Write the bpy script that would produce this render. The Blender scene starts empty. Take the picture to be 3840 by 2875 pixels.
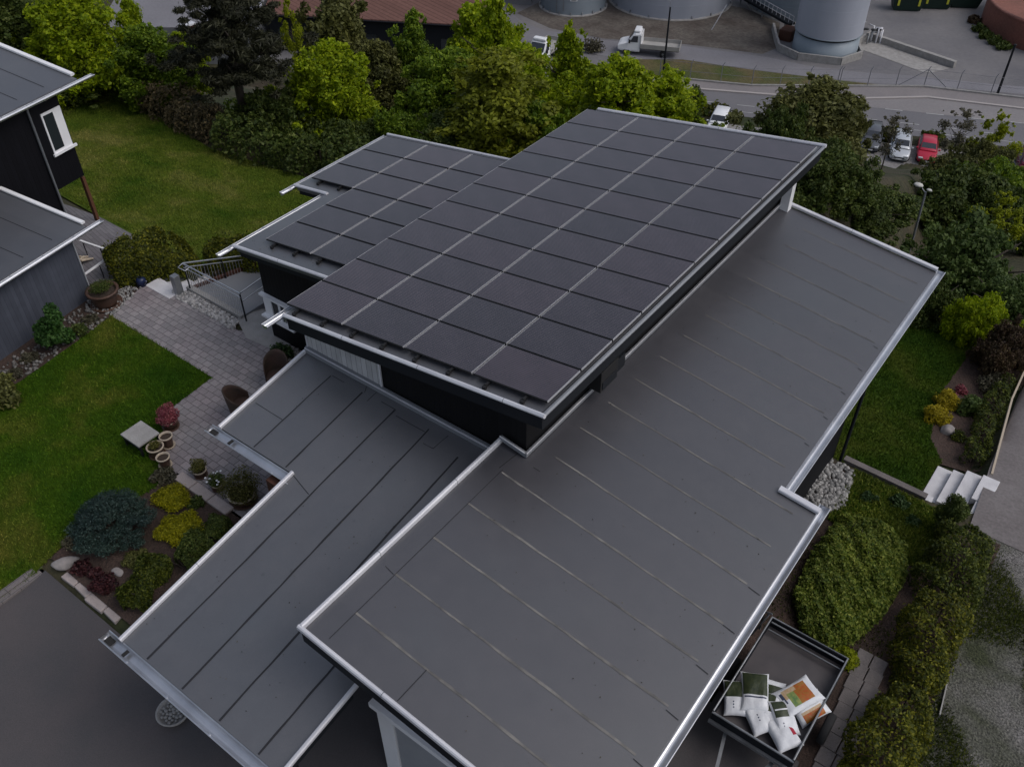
import bpy, bmesh, math, random
import numpy as np
from mathutils import Vector, Matrix, Euler
R = math.radians
random.seed(7)
scene = bpy.context.scene
COL = scene.collection

# ------------------------------------------------------------------ materials
def _new(name):
    m = bpy.data.materials.new(name); m.use_nodes = True
    nt = m.node_tree; nt.nodes.clear()
    out = nt.nodes.new('ShaderNodeOutputMaterial')
    p = nt.nodes.new('ShaderNodeBsdfPrincipled')
    nt.links.new(p.outputs[0], out.inputs[0])
    return m, nt, p, out
def _c(c): return (c[0], c[1], c[2], 1)
def _noise(nt, scale, detail=4, rough=.55, coord='Object', stretch=None):
    tc = nt.nodes.new('ShaderNodeTexCoord'); n = nt.nodes.new('ShaderNodeTexNoise')
    n.inputs['Scale'].default_value = scale; n.inputs['Detail'].default_value = detail
    n.inputs['Roughness'].default_value = rough
    if stretch:
        mp = nt.nodes.new('ShaderNodeMapping'); mp.inputs['Scale'].default_value = stretch
        nt.links.new(tc.outputs[coord], mp.inputs[0]); nt.links.new(mp.outputs[0], n.inputs['Vector'])
    else:
        nt.links.new(tc.outputs[coord], n.inputs['Vector'])
    return n
def _ramp(nt, fac, stops):
    r = nt.nodes.new('ShaderNodeValToRGB'); e = r.color_ramp.elements
    while len(e) < len(stops): e.new(.5)
    for i, (p, c) in enumerate(stops):
        e[i].position = p; e[i].color = _c(c)
    nt.links.new(fac, r.inputs[0]); return r
def _mix(nt, a, b, fac, mode='MIX'):
    m = nt.nodes.new('ShaderNodeMixRGB'); m.blend_type = mode
    for s, v in ((1, a), (2, b), (0, fac)):
        if hasattr(v, 'links') or isinstance(v, bpy.types.NodeSocket): nt.links.new(v, m.inputs[s])
        elif isinstance(v, (int, float)): m.inputs[s].default_value = v
        else: m.inputs[s].default_value = _c(v)
    return m.outputs[0]
def _bump(nt, p, h, strength, dist=.02):
    b = nt.nodes.new('ShaderNodeBump'); b.inputs['Strength'].default_value = strength
    b.inputs['Distance'].default_value = dist
    nt.links.new(h, b.inputs['Height']); nt.links.new(b.outputs[0], p.inputs['Normal'])

def mat(name, col, rough=.8, metal=0., spec=.35, var=None, fine=None, bump=None, stretch=None):
    """var=(scale, other colour), fine=(scale, amount), bump=(scale, strength)"""
    m, nt, p, out = _new(name)
    p.inputs['Roughness'].default_value = rough; p.inputs['Metallic'].default_value = metal
    p.inputs['Specular IOR Level'].default_value = spec
    c = None
    if var:
        n = _noise(nt, var[0], stretch=stretch)
        c = _ramp(nt, n.outputs['Fac'], [(.33, col), (.67, var[1])]).outputs[0]
    if fine:
        n = _noise(nt, fine[0], 2)
        a = fine[1]
        g = _ramp(nt, n.outputs['Fac'], [(.25, (1-a,)*3), (.75, (1+a,)*3)]).outputs[0]
        c = _mix(nt, c if c else col, g, 1., 'MULTIPLY')
    if c: nt.links.new(c, p.inputs['Base Color'])
    else: p.inputs['Base Color'].default_value = _c(col)
    if bump:
        n = _noise(nt, bump[0], 3); _bump(nt, p, n.outputs['Fac'], bump[1], bump[2] if len(bump) > 2 else .02)
    return m

def leaf_mat(name, c1, c2, c3=None, trans=.35):
    """leaf colour differs from leaf to leaf; thin leaves let light through"""
    m, nt, p, out = _new(name)
    g = nt.nodes.new('ShaderNodeNewGeometry')
    st = [(0., c1), (.55, c2)] + ([(1., c3)] if c3 else [(1., tuple(x*1.25 for x in c2))])
    r = _ramp(nt, g.outputs['Random Per Island'], st)
    n = _noise(nt, 1.3, 2, coord='Object')
    t = _ramp(nt, n.outputs['Fac'], [(.3, (.72, .74, .8)), (.7, (1.2, 1.16, 1.0))])
    c = _mix(nt, r.outputs[0], t.outputs[0], 1., 'MULTIPLY')
    p.inputs['Roughness'].default_value = .6; p.inputs['Specular IOR Level'].default_value = .25
    nt.links.new(c, p.inputs['Base Color'])
    tr = nt.nodes.new('ShaderNodeBsdfTranslucent'); nt.links.new(c, tr.inputs['Color'])
    mx = nt.nodes.new('ShaderNodeMixShader'); mx.inputs[0].default_value = trans
    nt.links.new(p.outputs[0], mx.inputs[1]); nt.links.new(tr.outputs[0], mx.inputs[2])
    nt.links.new(mx.outputs[0], out.inputs[0])
    return m

MT = {}
MT['white'] = mat('white_paint', (.78, .78, .80), .45, var=(1.2, (.70, .70, .72)))
MT['zinc'] = mat('zinc_metal', (.64, .65, .68), .33, .9, var=(1.6, (.50, .51, .54)))
MT['trim'] = mat('pale_trim', (.66, .66, .69), .42, .15, var=(1.1, (.52, .52, .56)))
MT['trim2'] = mat('grey_trim', (.22, .23, .25), .4, .3)
MT['black'] = mat('black_cladding', (.005, .005, .007), .8, spec=.15, var=(1.5, (.008, .008, .010)))
MT['trim2l'] = mat('lamp_housing', (.50, .49, .46), .5)
MT['fascia'] = mat('dark_fascia', (.010, .012, .016), .6, spec=.2)
MT['dark'] = mat('dark_plastic', (.012, .012, .013), .6)
MT['hole'] = mat('dark_outlet', (.02, .02, .02), .9)
MT['glass'] = mat('window_glass', (.02, .025, .03), .06, spec=.6)
MT['tyre'] = mat('tyre_rubber', (.018, .018, .019), .85)
MT['steel'] = mat('galvanised_steel', (.30, .31, .33), .45, .6, var=(3, (.2, .21, .22)))
MT['concrete'] = mat('concrete', (.33, .32, .31), .9, var=(2.5, (.25, .24, .23)), fine=(40, .15), bump=(30, .3))
MT['wood'] = mat('brown_wood', (.085, .035, .022), .7, var=(3, (.055, .022, .014)), stretch=(8, 8, .6))
MT['postwood'] = mat('rust_wood', (.10, .042, .022), .7)
MT['bark'] = mat('bark', (.06, .048, .038), .9, var=(6, (.035, .028, .022)))
MT['granite'] = mat('white_granite', (.62, .61, .63), .75, var=(3, (.52, .51, .53)), fine=(60, .12))
MT['slab'] = mat('pinkish_slab', (.36, .31, .295), .85, var=(3, (.29, .25, .24)), fine=(45, .15), bump=(20, .3))
MT['pathstone'] = mat('dark_path_stone', (.12, .108, .105), .88, var=(2.2, (.17, .15, .145)), fine=(40, .18), bump=(22, .35))
MT['rock'] = mat('rock', (.30, .27, .26), .85, var=(6, (.2, .185, .18)), bump=(9, .5))
MT['terracotta'] = mat('brown_glazed_clay', (.06, .035, .026), .5, var=(4, (.09, .05, .035)))
MT['potrim'] = mat('pale_clay_rim', (.42, .35, .27), .7)
MT['potsoil'] = mat('potting_soil', (.045, .032, .024), .95, bump=(40, .6))
MT['rust'] = mat('brown_wicker', (.075, .045, .038), .8, var=(3, (.05, .038, .03)), bump=(60, .5))
MT['grey_board'] = mat('grey_painted_boards', (.30, .31, .33), .6, var=(1.5, (.26, .27, .29)))

def board_mat(name, col, pitch, axis, gap=.12, depth=.35, rough=.6, dark=.45):
    m, nt, p, out = _new(name)
    tc = nt.nodes.new('ShaderNodeTexCoord'); sx = nt.nodes.new('ShaderNodeSeparateXYZ')
    nt.links.new(tc.outputs['Object'], sx.inputs[0])
    d = nt.nodes.new('ShaderNodeMath'); d.operation = 'DIVIDE'; d.inputs[1].default_value = pitch
    nt.links.new(sx.outputs[axis], d.inputs[0])
    f = nt.nodes.new('ShaderNodeMath'); f.operation = 'FRACT'; nt.links.new(d.outputs[0], f.inputs[0])
    fl = nt.nodes.new('ShaderNodeMath'); fl.operation = 'FLOOR'; nt.links.new(d.outputs[0], fl.inputs[0])
    wn = nt.nodes.new('ShaderNodeTexWhiteNoise'); wn.noise_dimensions = '1D'; nt.links.new(fl.outputs[0], wn.inputs['W'])
    tone = _ramp(nt, wn.outputs['Value'], [(0, tuple(x*.88 for x in col)), (1, tuple(x*1.1 for x in col))])
    g = _ramp(nt, f.outputs[0], [(gap*.6, (dark,)*3), (gap, (1, 1, 1))])
    c = _mix(nt, tone.outputs[0], g.outputs[0], 1., 'MULTIPLY')
    n = _noise(nt, 3); t2 = _ramp(nt, n.outputs['Fac'], [(.3, (.9,)*3), (.7, (1.08,)*3)])
    c = _mix(nt, c, t2.outputs[0], 1., 'MULTIPLY')
    nt.links.new(c, p.inputs['Base Color']); p.inputs['Roughness'].default_value = rough; p.inputs['Specular IOR Level'].default_value = .15
    _bump(nt, p, g.outputs[0], depth, .012)
    return m
MT['clap'] = board_mat('grey_clapboard', (.42, .42, .43), .145, 'X')
MT['garclad'] = board_mat('slate_grey_boards', (.066, .073, .095), .12, 'Y', .1, .3, .7, .72)
MT['blackclad'] = board_mat('black_boards', (.0055, .0055, .008), .14, 'Y', .12, .4, .6, .5)
MT['blackfront'] = board_mat('black_front_boards', (.0055, .0055, .0065), .14, 'X', .12, .4, .6, .5)

def felt_mat(name, a, b, tint, axis='Y', pitch=.905, off=0.):
    m, nt, p, out = _new(name)
    n = _noise(nt, .35, 3); c = _ramp(nt, n.outputs['Fac'], [(.3, a), (.5, b), (.72, tint)]).outputs[0]
    tc = nt.nodes.new('ShaderNodeTexCoord'); sx = nt.nodes.new('ShaderNodeSeparateXYZ'); nt.links.new(tc.outputs['Object'], sx.inputs[0])
    d = nt.nodes.new('ShaderNodeMath'); d.operation = 'MULTIPLY_ADD'; d.inputs[1].default_value = 1/pitch; d.inputs[2].default_value = off
    nt.links.new(sx.outputs[axis], d.inputs[0])
    fl = nt.nodes.new('ShaderNodeMath'); fl.operation = 'FLOOR'; nt.links.new(d.outputs[0], fl.inputs[0])
    wn = nt.nodes.new('ShaderNodeTexWhiteNoise'); wn.noise_dimensions = '1D'; nt.links.new(fl.outputs[0], wn.inputs['W'])
    t = _ramp(nt, wn.outputs['Value'], [(0, (.90, .90, .91)), (1, (1.10, 1.09, 1.08))]).outputs[0]
    c = _mix(nt, c, t, 1., 'MULTIPLY')
    s = _noise(nt, 3.2, 6, .72); t = _ramp(nt, s.outputs['Fac'], [(.3, (.92,)*3), (.55, (1.,)*3), (.72, (1.09, 1.08, 1.06))]).outputs[0]
    c = _mix(nt, c, t, 1., 'MULTIPLY')
    f = _noise(nt, 120, 2); t = _ramp(nt, f.outputs['Fac'], [(.3, (.8,)*3), (.7, (1.2,)*3)]).outputs[0]
    c = _mix(nt, c, t, 1., 'MULTIPLY')
    v = nt.nodes.new('ShaderNodeTexVoronoi'); v.inputs['Scale'].default_value = 1.1; nt.links.new(tc.outputs['Object'], v.inputs['Vector'])
    sp = _ramp(nt, v.outputs['Distance'], [(.02, (.5,)*3), (.045, (1,)*3)]).outputs[0]
    c = _mix(nt, c, sp, .6, 'MULTIPLY')
    st = _noise(nt, .9, 5, .65); t = _ramp(nt, st.outputs['Fac'], [(.56, (1,)*3), (.66, (1.22, 1.2, 1.15)), (.70, (1.02,)*3)]).outputs[0]
    c = _mix(nt, c, t, .4, 'MULTIPLY')
    nt.links.new(c, p.inputs['Base Color'])
    rr = _ramp(nt, s.outputs['Fac'], [(.3, (.405,)*3), (.7, (.445,)*3)]); nt.links.new(rr.outputs[0], p.inputs['Roughness'])
    p.inputs['Specular IOR Level'].default_value = 1.; p.inputs['IOR'].default_value = 1.6
    _bump(nt, p, f.outputs['Fac'], .15, .004)
    return m
MT['felt_front'] = felt_mat('roofing_felt_blue_grey', (.070, .074, .084), (.078, .079, .087), (.074, .080, .090), 'X', .905, .83)
MT['felt_side'] = felt_mat('roofing_felt_grey', (.034, .034, .042), (.039, .038, .045), (.038, .041, .048), 'Y', .905, .4)
MT['felt_old'] = felt_mat('roofing_felt_slate', (.066, .071, .084), (.073, .076, .086), (.077, .081, .091), 'Y', .95, .2)
MT['bead_dark'] = mat('bitumen_seam', (.022, .022, .026), .75)  # dark seam lines; shadow line of the felt overlaps put into the colour
MT['bead_light'] = mat('dusty_seam', (.205, .195, .182), .9, spec=.1, var=(3, (.095, .092, .09)))

def solar_mat():
    m, nt, p, out = _new('solar_cells')
    tc = nt.nodes.new('ShaderNodeTexCoord'); sx = nt.nodes.new('ShaderNodeSeparateXYZ')
    nt.links.new(tc.outputs['Object'], sx.inputs[0])
    d = nt.nodes.new('ShaderNodeMath'); d.operation = 'DIVIDE'; d.inputs[1].default_value = .0425
    nt.links.new(sx.outputs['Y'], d.inputs[0])
    f = nt.nodes.new('ShaderNodeMath'); f.operation = 'FRACT'; nt.links.new(d.outputs[0], f.inputs[0])
    r = _ramp(nt, f.outputs[0], [(.0, (.095, .085, .095)), (.16, (.095, .085, .095)), (.30, (.034, .027, .033))])
    oi = nt.nodes.new('ShaderNodeObjectInfo')
    t = _ramp(nt, oi.outputs['Random'], [(0, (.84, .87, .90)), (.5, (1, .98, 1.02)), (1, (1.16, 1.07, 1.12))])
    c = _mix(nt, r.outputs[0], t.outputs[0], 1., 'MULTIPLY')
    n = _noise(nt, 1.5, 3); t2 = _ramp(nt, n.outputs['Fac'], [(.3, (.85,)*3), (.7, (1.15,)*3)])
    c = _mix(nt, c, t2.outputs[0], 1., 'MULTIPLY')
    nt.links.new(c, p.inputs['Base Color'])
    p.inputs['Roughness'].default_value = .24; p.inputs['Specular IOR Level'].default_value = .75
    return m
MT['solar'] = solar_mat()
MT['alu'] = mat('aluminium_edge', (.46, .46, .48), .4, .4)  # short frame sides paler: the sky reflection they catch is painted in

def paver_mat(name, a, b, c3, bw, bh, rot=0.):
    m, nt, p, out = _new(name)
    tc = nt.nodes.new('ShaderNodeTexCoord'); mp = nt.nodes.new('ShaderNodeMapping')
    mp.inputs['Rotation'].default_value = (0, 0, rot)
    nt.links.new(tc.outputs['Object'], mp.inputs[0])
    nz = _noise(nt, 3, 2); 
    wob = nt.nodes.new('ShaderNodeVectorMath'); wob.operation = 'SCALE'; wob.inputs['Scale'].default_value = .025
    nt.links.new(nz.outputs['Color'], wob.inputs[0])
    add = nt.nodes.new('ShaderNodeVectorMath'); nt.links.new(mp.outputs[0], add.inputs[0]); nt.links.new(wob.outputs[0], add.inputs[1])
    br = nt.nodes.new('ShaderNodeTexBrick'); nt.links.new(add.outputs[0], br.inputs['Vector'])
    br.inputs['Scale'].default_value = 1.; br.inputs['Brick Width'].default_value = bw
    br.inputs['Row Height'].default_value = bh; br.inputs['Mortar Size'].default_value = .009
    br.inputs['Mortar Smooth'].default_value = .3; br.inputs['Bias'].default_value = 0
    br.inputs['Color1'].default_value = _c(a); br.inputs['Color2'].default_value = _c(b)
    br.inputs['Mortar'].default_value = (.085, .078, .078, 1)
    n = _noise(nt, .9, 3); t = _ramp(nt, n.outputs['Fac'], [(.35, (1, 1, 1)), (.7, c3)])
    c = _mix(nt, br.outputs['Color'], t.outputs[0], 1., 'MULTIPLY')
    n2 = _noise(nt, 25, 3); t2 = _ramp(nt, n2.outputs['Fac'], [(.3, (.86,)*3), (.7, (1.12,)*3)])
    c = _mix(nt, c, t2.outputs[0], 1., 'MULTIPLY')
    nt.links.new(c, p.inputs['Base Color']); p.inputs['Roughness'].default_value = .85
    inv = nt.nodes.new('ShaderNodeMath'); inv.operation = 'SUBTRACT'; inv.inputs[0].default_value = 1
    nt.links.new(br.outputs['Fac'], inv.inputs[1]); _bump(nt, p, inv.outputs[0], .5, .012)
    return m
MT['paver'] = paver_mat('patio_pavers', (.27, .25, .255), (.19, .178, .185), (.95, .87, .89), .25, .19)
MT['paver2'] = paver_mat('slate_pavers', (.17, .165, .175), (.125, .12, .13), (.9, .85, .9), .6, .12, R(10))
MT['edgestone'] = paver_mat('edging_stones', (.2, .18, .18), (.15, .14, .138), (.9, .86, .85), .42, .24, R(90))

def lawn_mat(name, g1, g2, g3):
    m, nt, p, out = _new(name)
    n = _noise(nt, .42, 5, .6); c = _ramp(nt, n.outputs['Fac'], [(.32, g1), (.50, g2), (.66, g3)]).outputs[0]
    n2 = _noise(nt, 2.4, 4, .65, stretch=(1, 1.9, 1)); t = _ramp(nt, n2.outputs['Fac'], [(.3, (.74, .76, .8)), (.7, (1.24, 1.2, 1.1))]).outputs[0]
    c = _mix(nt, c, t, 1., 'MULTIPLY')
    n3 = _noise(nt, 38, 3, .7); t = _ramp(nt, n3.outputs['Fac'], [(.3, (.66,)*3), (.7, (1.34,)*3)]).outputs[0]
    c = _mix(nt, c, t, 1., 'MULTIPLY')
    nt.links.new(c, p.inputs['Base Color']); p.inputs['Roughness'].default_value = .9; p.inputs['Specular IOR Level'].default_value = .1
    _bump(nt, p, n3.outputs['Fac'], .8, .04)
    return m
MT['lawn'] = lawn_mat('mown_lawn', (.019, .055, .002), (.036, .075, .003), (.09, .10, .014))
MT['lawn_back'] = lawn_mat('back_lawn_grass', (.033, .068, .004), (.067, .095, .010), (.125, .13, .032))
MT['lawn_right'] = lawn_mat('shaded_lawn', (.016, .042, .003), (.028, .055, .003), (.055, .07, .009))  # darker green turf of the side lawn
MT['soil'] = mat('garden_soil', (.036, .024, .019), .95, var=(1.6, (.065, .042, .034)), fine=(30, .35), bump=(14, .9, .05))
MT['slope'] = mat('slope_ground', (.020, .030, .008), .95, var=(.22, (.055, .043, .026)), fine=(3, .4), bump=(4, .8, .1))
MT['asphalt'] = mat('driveway_asphalt', (.066, .063, .067), .8, var=(.7, (.082, .073, .075)), fine=(90, .25), bump=(80, .25, .01))
MT['road'] = mat('road_asphalt', (.135, .133, .145), .85, var=(.18, (.155, .15, .16)), fine=(6, .08))
MT['road_light'] = mat('worn_asphalt', (.20, .188, .192), .85, var=(.15, (.24, .225, .225)), fine=(4, .08))
MT['yard'] = mat('yard_asphalt', (.125, .122, .132), .85, var=(.09, (.19, .182, .184)), fine=(3, .1))
MT['lane'] = mat('access_lane', (.20, .196, .215), .85, var=(.2, (.17, .166, .18)), fine=(4, .08))
MT['sidewalk'] = mat('sidewalk_asphalt', (.22, .20, .20), .85, var=(.3, (.19, .175, .178)), fine=(5, .08))
MT['kerb'] = mat('kerb_stone', (.36, .33, .32), .85)
MT['line'] = mat('road_marking', (.42, .42, .42), .7, var=(2, (.3, .3, .3)))
MT['yardsoil'] = mat('oily_gravel', (.072, .058, .050), .95, var=(.35, (.13, .115, .10)), fine=(3, .3), bump=(3, .6, .1))
MT['verge'] = mat('verge_grass', (.05, .07, .014), .95, var=(.35, (.11, .085, .04)), fine=(3, .25), bump=(6, .6, .1))
MT['parking'] = mat('gravel_parking', (.19, .18, .18), .95, var=(.5, (.24, .23, .225)), fine=(5, .25), bump=(8, .5, .05))
MT['gravel'] = mat('weedy_gravel', (.165, .155, .150), .95, var=(.75, (.040, .046, .022)), fine=(26, .75), bump=(24, 1., .06))
MT['path'] = mat('worn_path', (.135, .12, .12), .9, var=(.8, (.17, .155, .155)), fine=(14, .2), bump=(25, .3))
MT['pebble'] = mat('pebbles', (.46, .44, .43), .8, var=(9, (.2, .19, .19)))
MT['pebble_grey'] = mat('grey_pebbles', (.24, .235, .235), .8, var=(7, (.12, .118, .12)))
MT['tank'] = mat('tank_paint', (.32, .345, .40), .5, .1, var=(.35, (.38, .40, .46)), stretch=(1, 1, .35))
MT['tank_dark'] = mat('tank_green_grey', (.20, .245, .28), .5, .1, var=(.35, (.26, .30, .34)))
MT['tile'] = board_mat('brown_roof_tiles', (.155, .082, .068), .42, 'Y', .2, .6, .8, .6)
MT['brick'] = mat('red_brick', (.20, .078, .058), .85, var=(.4, (.15, .065, .05)), fine=(4, .2))
MT['deck'] = mat('grey_deck_paint', (.16, .17, .185), .6, var=(.9, (.19, .195, .21)))
MT['carport_floor'] = MT['asphalt']

# ------------------------------------------------------------------ mesh helper
class MB:
    def __init__(s): s.v = []; s.f = []; s.m = []; s.mi = 0; s.sm = []; s.marks = []; s.deep = 0; s.joints = True
    def mark(s):
        if not s.deep: s.marks.append((len(s.v), len(s.f)))
    def add(s, vs, fs, smooth=False):
        o = len(s.v); s.v += [tuple(v) for v in vs]
        for f in fs: s.f.append(tuple(i+o for i in f)); s.m.append(s.mi); s.sm.append(smooth)
        return s
    def box(s, x0, x1, y0, y1, z0, z1):
        return s.hexa([(x0,y0,z0),(x1,y0,z0),(x1,y1,z0),(x0,y1,z0),(x0,y0,z1),(x1,y0,z1),(x1,y1,z1),(x0,y1,z1)])
    def hexa(s, p):
        s.mark(); return s.add(p, [(3,2,1,0),(4,5,6,7),(0,1,5,4),(1,2,6,5),(2,3,7,6),(3,0,4,7)])
    def prism(s, poly, zt, zb):
        """poly xy (ccw), zt/zb functions or numbers"""
        s.mark()
        T = zt if callable(zt) else (lambda x, y: zt); B = zb if callable(zb) else (lambda x, y: zb)
        n = len(poly)
        vs = [(x, y, T(x, y)) for x, y in poly] + [(x, y, B(x, y)) for x, y in poly]
        fs = [tuple(range(n)), tuple(range(2*n-1, n-1, -1))] + [(i, i+n, (i+1) % n+n, (i+1) % n) for i in range(n)]
        return s.add(vs, fs)
    def bar(s, a, b, w, h, up=(0,0,1), ch=0.):
        """rectangular bar from a to b, w across, h along up; ch chamfers the edges"""
        s.mark()
        a = Vector(a); b = Vector(b); d = (b-a).normalized(); u = Vector(up); u = (u - d*u.dot(d)).normalized(); r = d.cross(u)
        w /= 2; h /= 2
        if ch: pr = [(-w+ch,-h),(w-ch,-h),(w,-h+ch),(w,h-ch),(w-ch,h),(-w+ch,h),(-w,h-ch),(-w,-h+ch)]
        else: pr = [(-w,-h),(w,-h),(w,h),(-w,h)]
        n = len(pr)
        vs = [a+r*x+u*y for x, y in pr] + [b+r*x+u*y for x, y in pr]
        s.add(vs, [tuple(range(n))[::-1], tuple(range(n, 2*n))] + [(i, (i+1) % n, (i+1) % n+n, i+n) for i in range(n)][::1])
        L = (b-a).length
        if s.joints and ch and L > 2.5:
            k = 1.7; mi = s.mi; s.mi = 1
            while k < L-.6:
                o = [a+d*(k+q)+(r*x+u*y)*1.04 for q in (0, .012) for x, y in pr]; s.add(o, [tuple(range(n))[::-1], tuple(range(n, 2*n))]+[(i, (i+1) % n, (i+1) % n+n, i+n) for i in range(n)]); k += 1.95
            s.mi = mi
        return s
    def tube(s, pts, r, n=8, cap=True):
        if not s.deep: s.mark()
        pts = [Vector(p) for p in pts]; rr = r if isinstance(r, (list, tuple)) else [r]*len(pts)
        vs = []; prev = None
        for i, p in enumerate(pts):
            d = (pts[min(i+1, len(pts)-1)] - pts[max(i-1, 0)]).normalized()
            u = prev if prev is not None else (Vector((0,0,1)) if abs(d.z) < .9 else Vector((1,0,0)))
            u = (u - d*u.dot(d)).normalized(); prev = u; w = d.cross(u)
            vs += [p + (u*math.cos(2*math.pi*k/n) + w*math.sin(2*math.pi*k/n))*rr[i] for k in range(n)]
        fs = [(i*n+k, i*n+(k+1) % n, (i+1)*n+(k+1) % n, (i+1)*n+k) for i in range(len(pts)-1) for k in range(n)]
        s.add(vs, fs, True)
        if cap: s.add(vs, [tuple(range(n))[::-1], tuple(range((len(pts)-1)*n, len(pts)*n))])
        return s
    def lathe(s, prof, c=(0,0,0), n=20, smooth=True, sx=1., sy=1.):
        vs = [(c[0]+r*sx*math.cos(2*math.pi*k/n), c[1]+r*sy*math.sin(2*math.pi*k/n), c[2]+z) for r, z in prof for k in range(n)]
        fs = [(i*n+k, i*n+(k+1) % n, (i+1)*n+(k+1) % n, (i+1)*n+k) for i in range(len(prof)-1) for k in range(n)]
        return s.add(vs, fs, smooth)
    def gutter(s, a, b, r=.085, side=-1):
        """open half round channel from a to b with its ends closed"""
        s.mark(); s.deep = 1
        a = Vector(a); b = Vector(b); d = (b-a).normalized(); u = Vector((0,0,1)); w = d.cross(u)
        n = 10; pr = []
        for k in range(n+1):
            t = math.pi*k/n; pr.append((-math.cos(t)*r, -math.sin(t)*r))
        pi = [(x*.86, y*.86) for x, y in pr][::-1]
        ring = pr + pi; m = len(ring)
        vs = [p+w*x+u*y for p in (a, b) for x, y in ring]
        s.add(vs, [(k, (k+1) % m, (k+1) % m+m, k+m) for k in range(m)], False)
        for p in (a, b):
            e = [p+w*x+u*y for x, y in pr]
            q = [v+d*(.004 if p is a else -.004) for v in e]
            s.add(e, [tuple(range(n+1))]); s.add(q, [tuple(range(n, -1, -1))])
        # rolled outer lips
        for sg in (1, -1): s.tube([a+w*r*sg, b+w*r*sg], .011, 6)
        L = (b-a).length; k = .45
        while k < L-.2:
            p = a+d*k; s.bar(p+w*r*.7*side+u*.008, p+w*r*1.12*side+u*.008, .03, .012); k += 1.05
        s.deep = 0; return s
    def pieces(s):
        mk = s.marks+[(len(s.v), len(s.f))]
        for (a, fa), (b, fb) in zip(mk, mk[1:]):
            q = MB(); q.v = s.v[a:b]; q.f = [tuple(i-a for i in f) for f in s.f[fa:fb]]; q.m = s.m[fa:fb]; q.sm = s.sm[fa:fb]; yield q
    def build(s, name, mats, parent=None, loc=None, bevel=0., coll=True):
        me = bpy.data.meshes.new(name); me.from_pydata(s.v, [], s.f)
        ms = mats if isinstance(mats, (list, tuple)) else [mats]
        for m in ms: me.materials.append(MT[m] if isinstance(m, str) else m)
        me.polygons.foreach_set('material_index', s.m); me.polygons.foreach_set('use_smooth', s.sm)
        bm = bmesh.new(); bm.from_mesh(me); bmesh.ops.recalc_face_normals(bm, faces=bm.faces); bm.to_mesh(me); bm.free()
        o = bpy.data.objects.new(name, me); COL.objects.link(o)
        if bevel:
            b = o.modifiers.new('bevel', 'BEVEL'); b.width = bevel; b.segments = 2; b.limit_method = 'ANGLE'
        if parent is not None:
            o.parent = parent; o.matrix_parent_inverse = Matrix.Identity(4)
            if loc is None:  # geometry given in world coordinates
                o.matrix_parent_inverse = parent.matrix_basis.inverted()
        if loc is not None: o.location = loc
        return o
def tag(o, label, cat, group=None, kind=None):
    if label: o['label'] = label
    if cat: o['category'] = cat
    if group: o['group'] = group
    if kind: o['kind'] = kind
    return o
def empty(name, loc, label, cat, group=None, rz=0., scale=None):
    e = bpy.data.objects.new(name, None); COL.objects.link(e); e.location = loc; e.rotation_euler = (0,0,rz)
    if scale: e.scale = scale
    e.empty_display_size = .2
    return tag(e, label, cat, group)
def copy_tree(o, parent=None):
    c = o.copy(); COL.objects.link(c)
    if parent is not None:
        c.parent = parent; c.matrix_parent_inverse = o.matrix_parent_inverse.copy()
    for ch in [x for x in bpy.data.objects if x.parent == o]: copy_tree(ch, c)
    return c

# ------------------------------------------------------------------ ground
def ss(a, b, x):
    t = min(1, max(0, (x-a)/(b-a))); return t*t*(3-2*t)
def hgt(x, y):
    s = -.48*x+.877*y
    left = 1-ss(-11.5, -9.5, x)
    p = .35*ss(3.0, 4.6, y)*left
    bl = 1-ss(-17.6, -16.2, x)
    p -= bl*(.85*ss(11.9, 13.9, y)*left)
    if -22 < x < -20.2: p -= .55*ss(11.25, 12.3, y)*ss(-22, -21.7, x)*(1-ss(-20.6, -20.3, x))*(1-ss(12.6, 14, y))
    r = ss(-9, -6, x)
    p -= 1.2*ss(13, 21, y)*(1-r)
    p -= r*(.9*ss(8, 19, y)+.5*ss(17.6, 18.0, y)*(1-ss(-.22, .08, x))+.9*ss(18, 25, y))
    s0 = 31.5+max(0, -x-26)*.42-9.5*r; t = max(0, s-s0); L = max(20, 76.5-s0)
    q = -1.9-21.6*(t*t/(t+3))/(L*L/(L+3)) if t < L else -23.5
    return min(p, q) if t > 0 else p
def rng_(a, b, st):
    o = []; x = a
    while x < b-1e-6: o.append(x); x += st
    return o
xs = rng_(-400, -120, 40)+rng_(-120, -28, 3)+rng_(-28, 4, .3)+rng_(4, 40, 3)+rng_(40, 301, 40)
ys = rng_(-120, -10, 20)+rng_(-10, 2, 1.5)+rng_(2, 28, .3)+rng_(28, 100, 2)+rng_(100, 460, 30)
mb = MB(); nx = len(xs)
mb.add([(x, y, hgt(x, y)) for y in ys for x in xs],
       [(j*nx+i, j*nx+i+1, (j+1)*nx+i+1, (j+1)*nx+i) for j in range(len(ys)-1) for i in range(nx-1)], True)
tag(mb.build('terrain', 'slope'), None, None, kind='structure')

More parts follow.
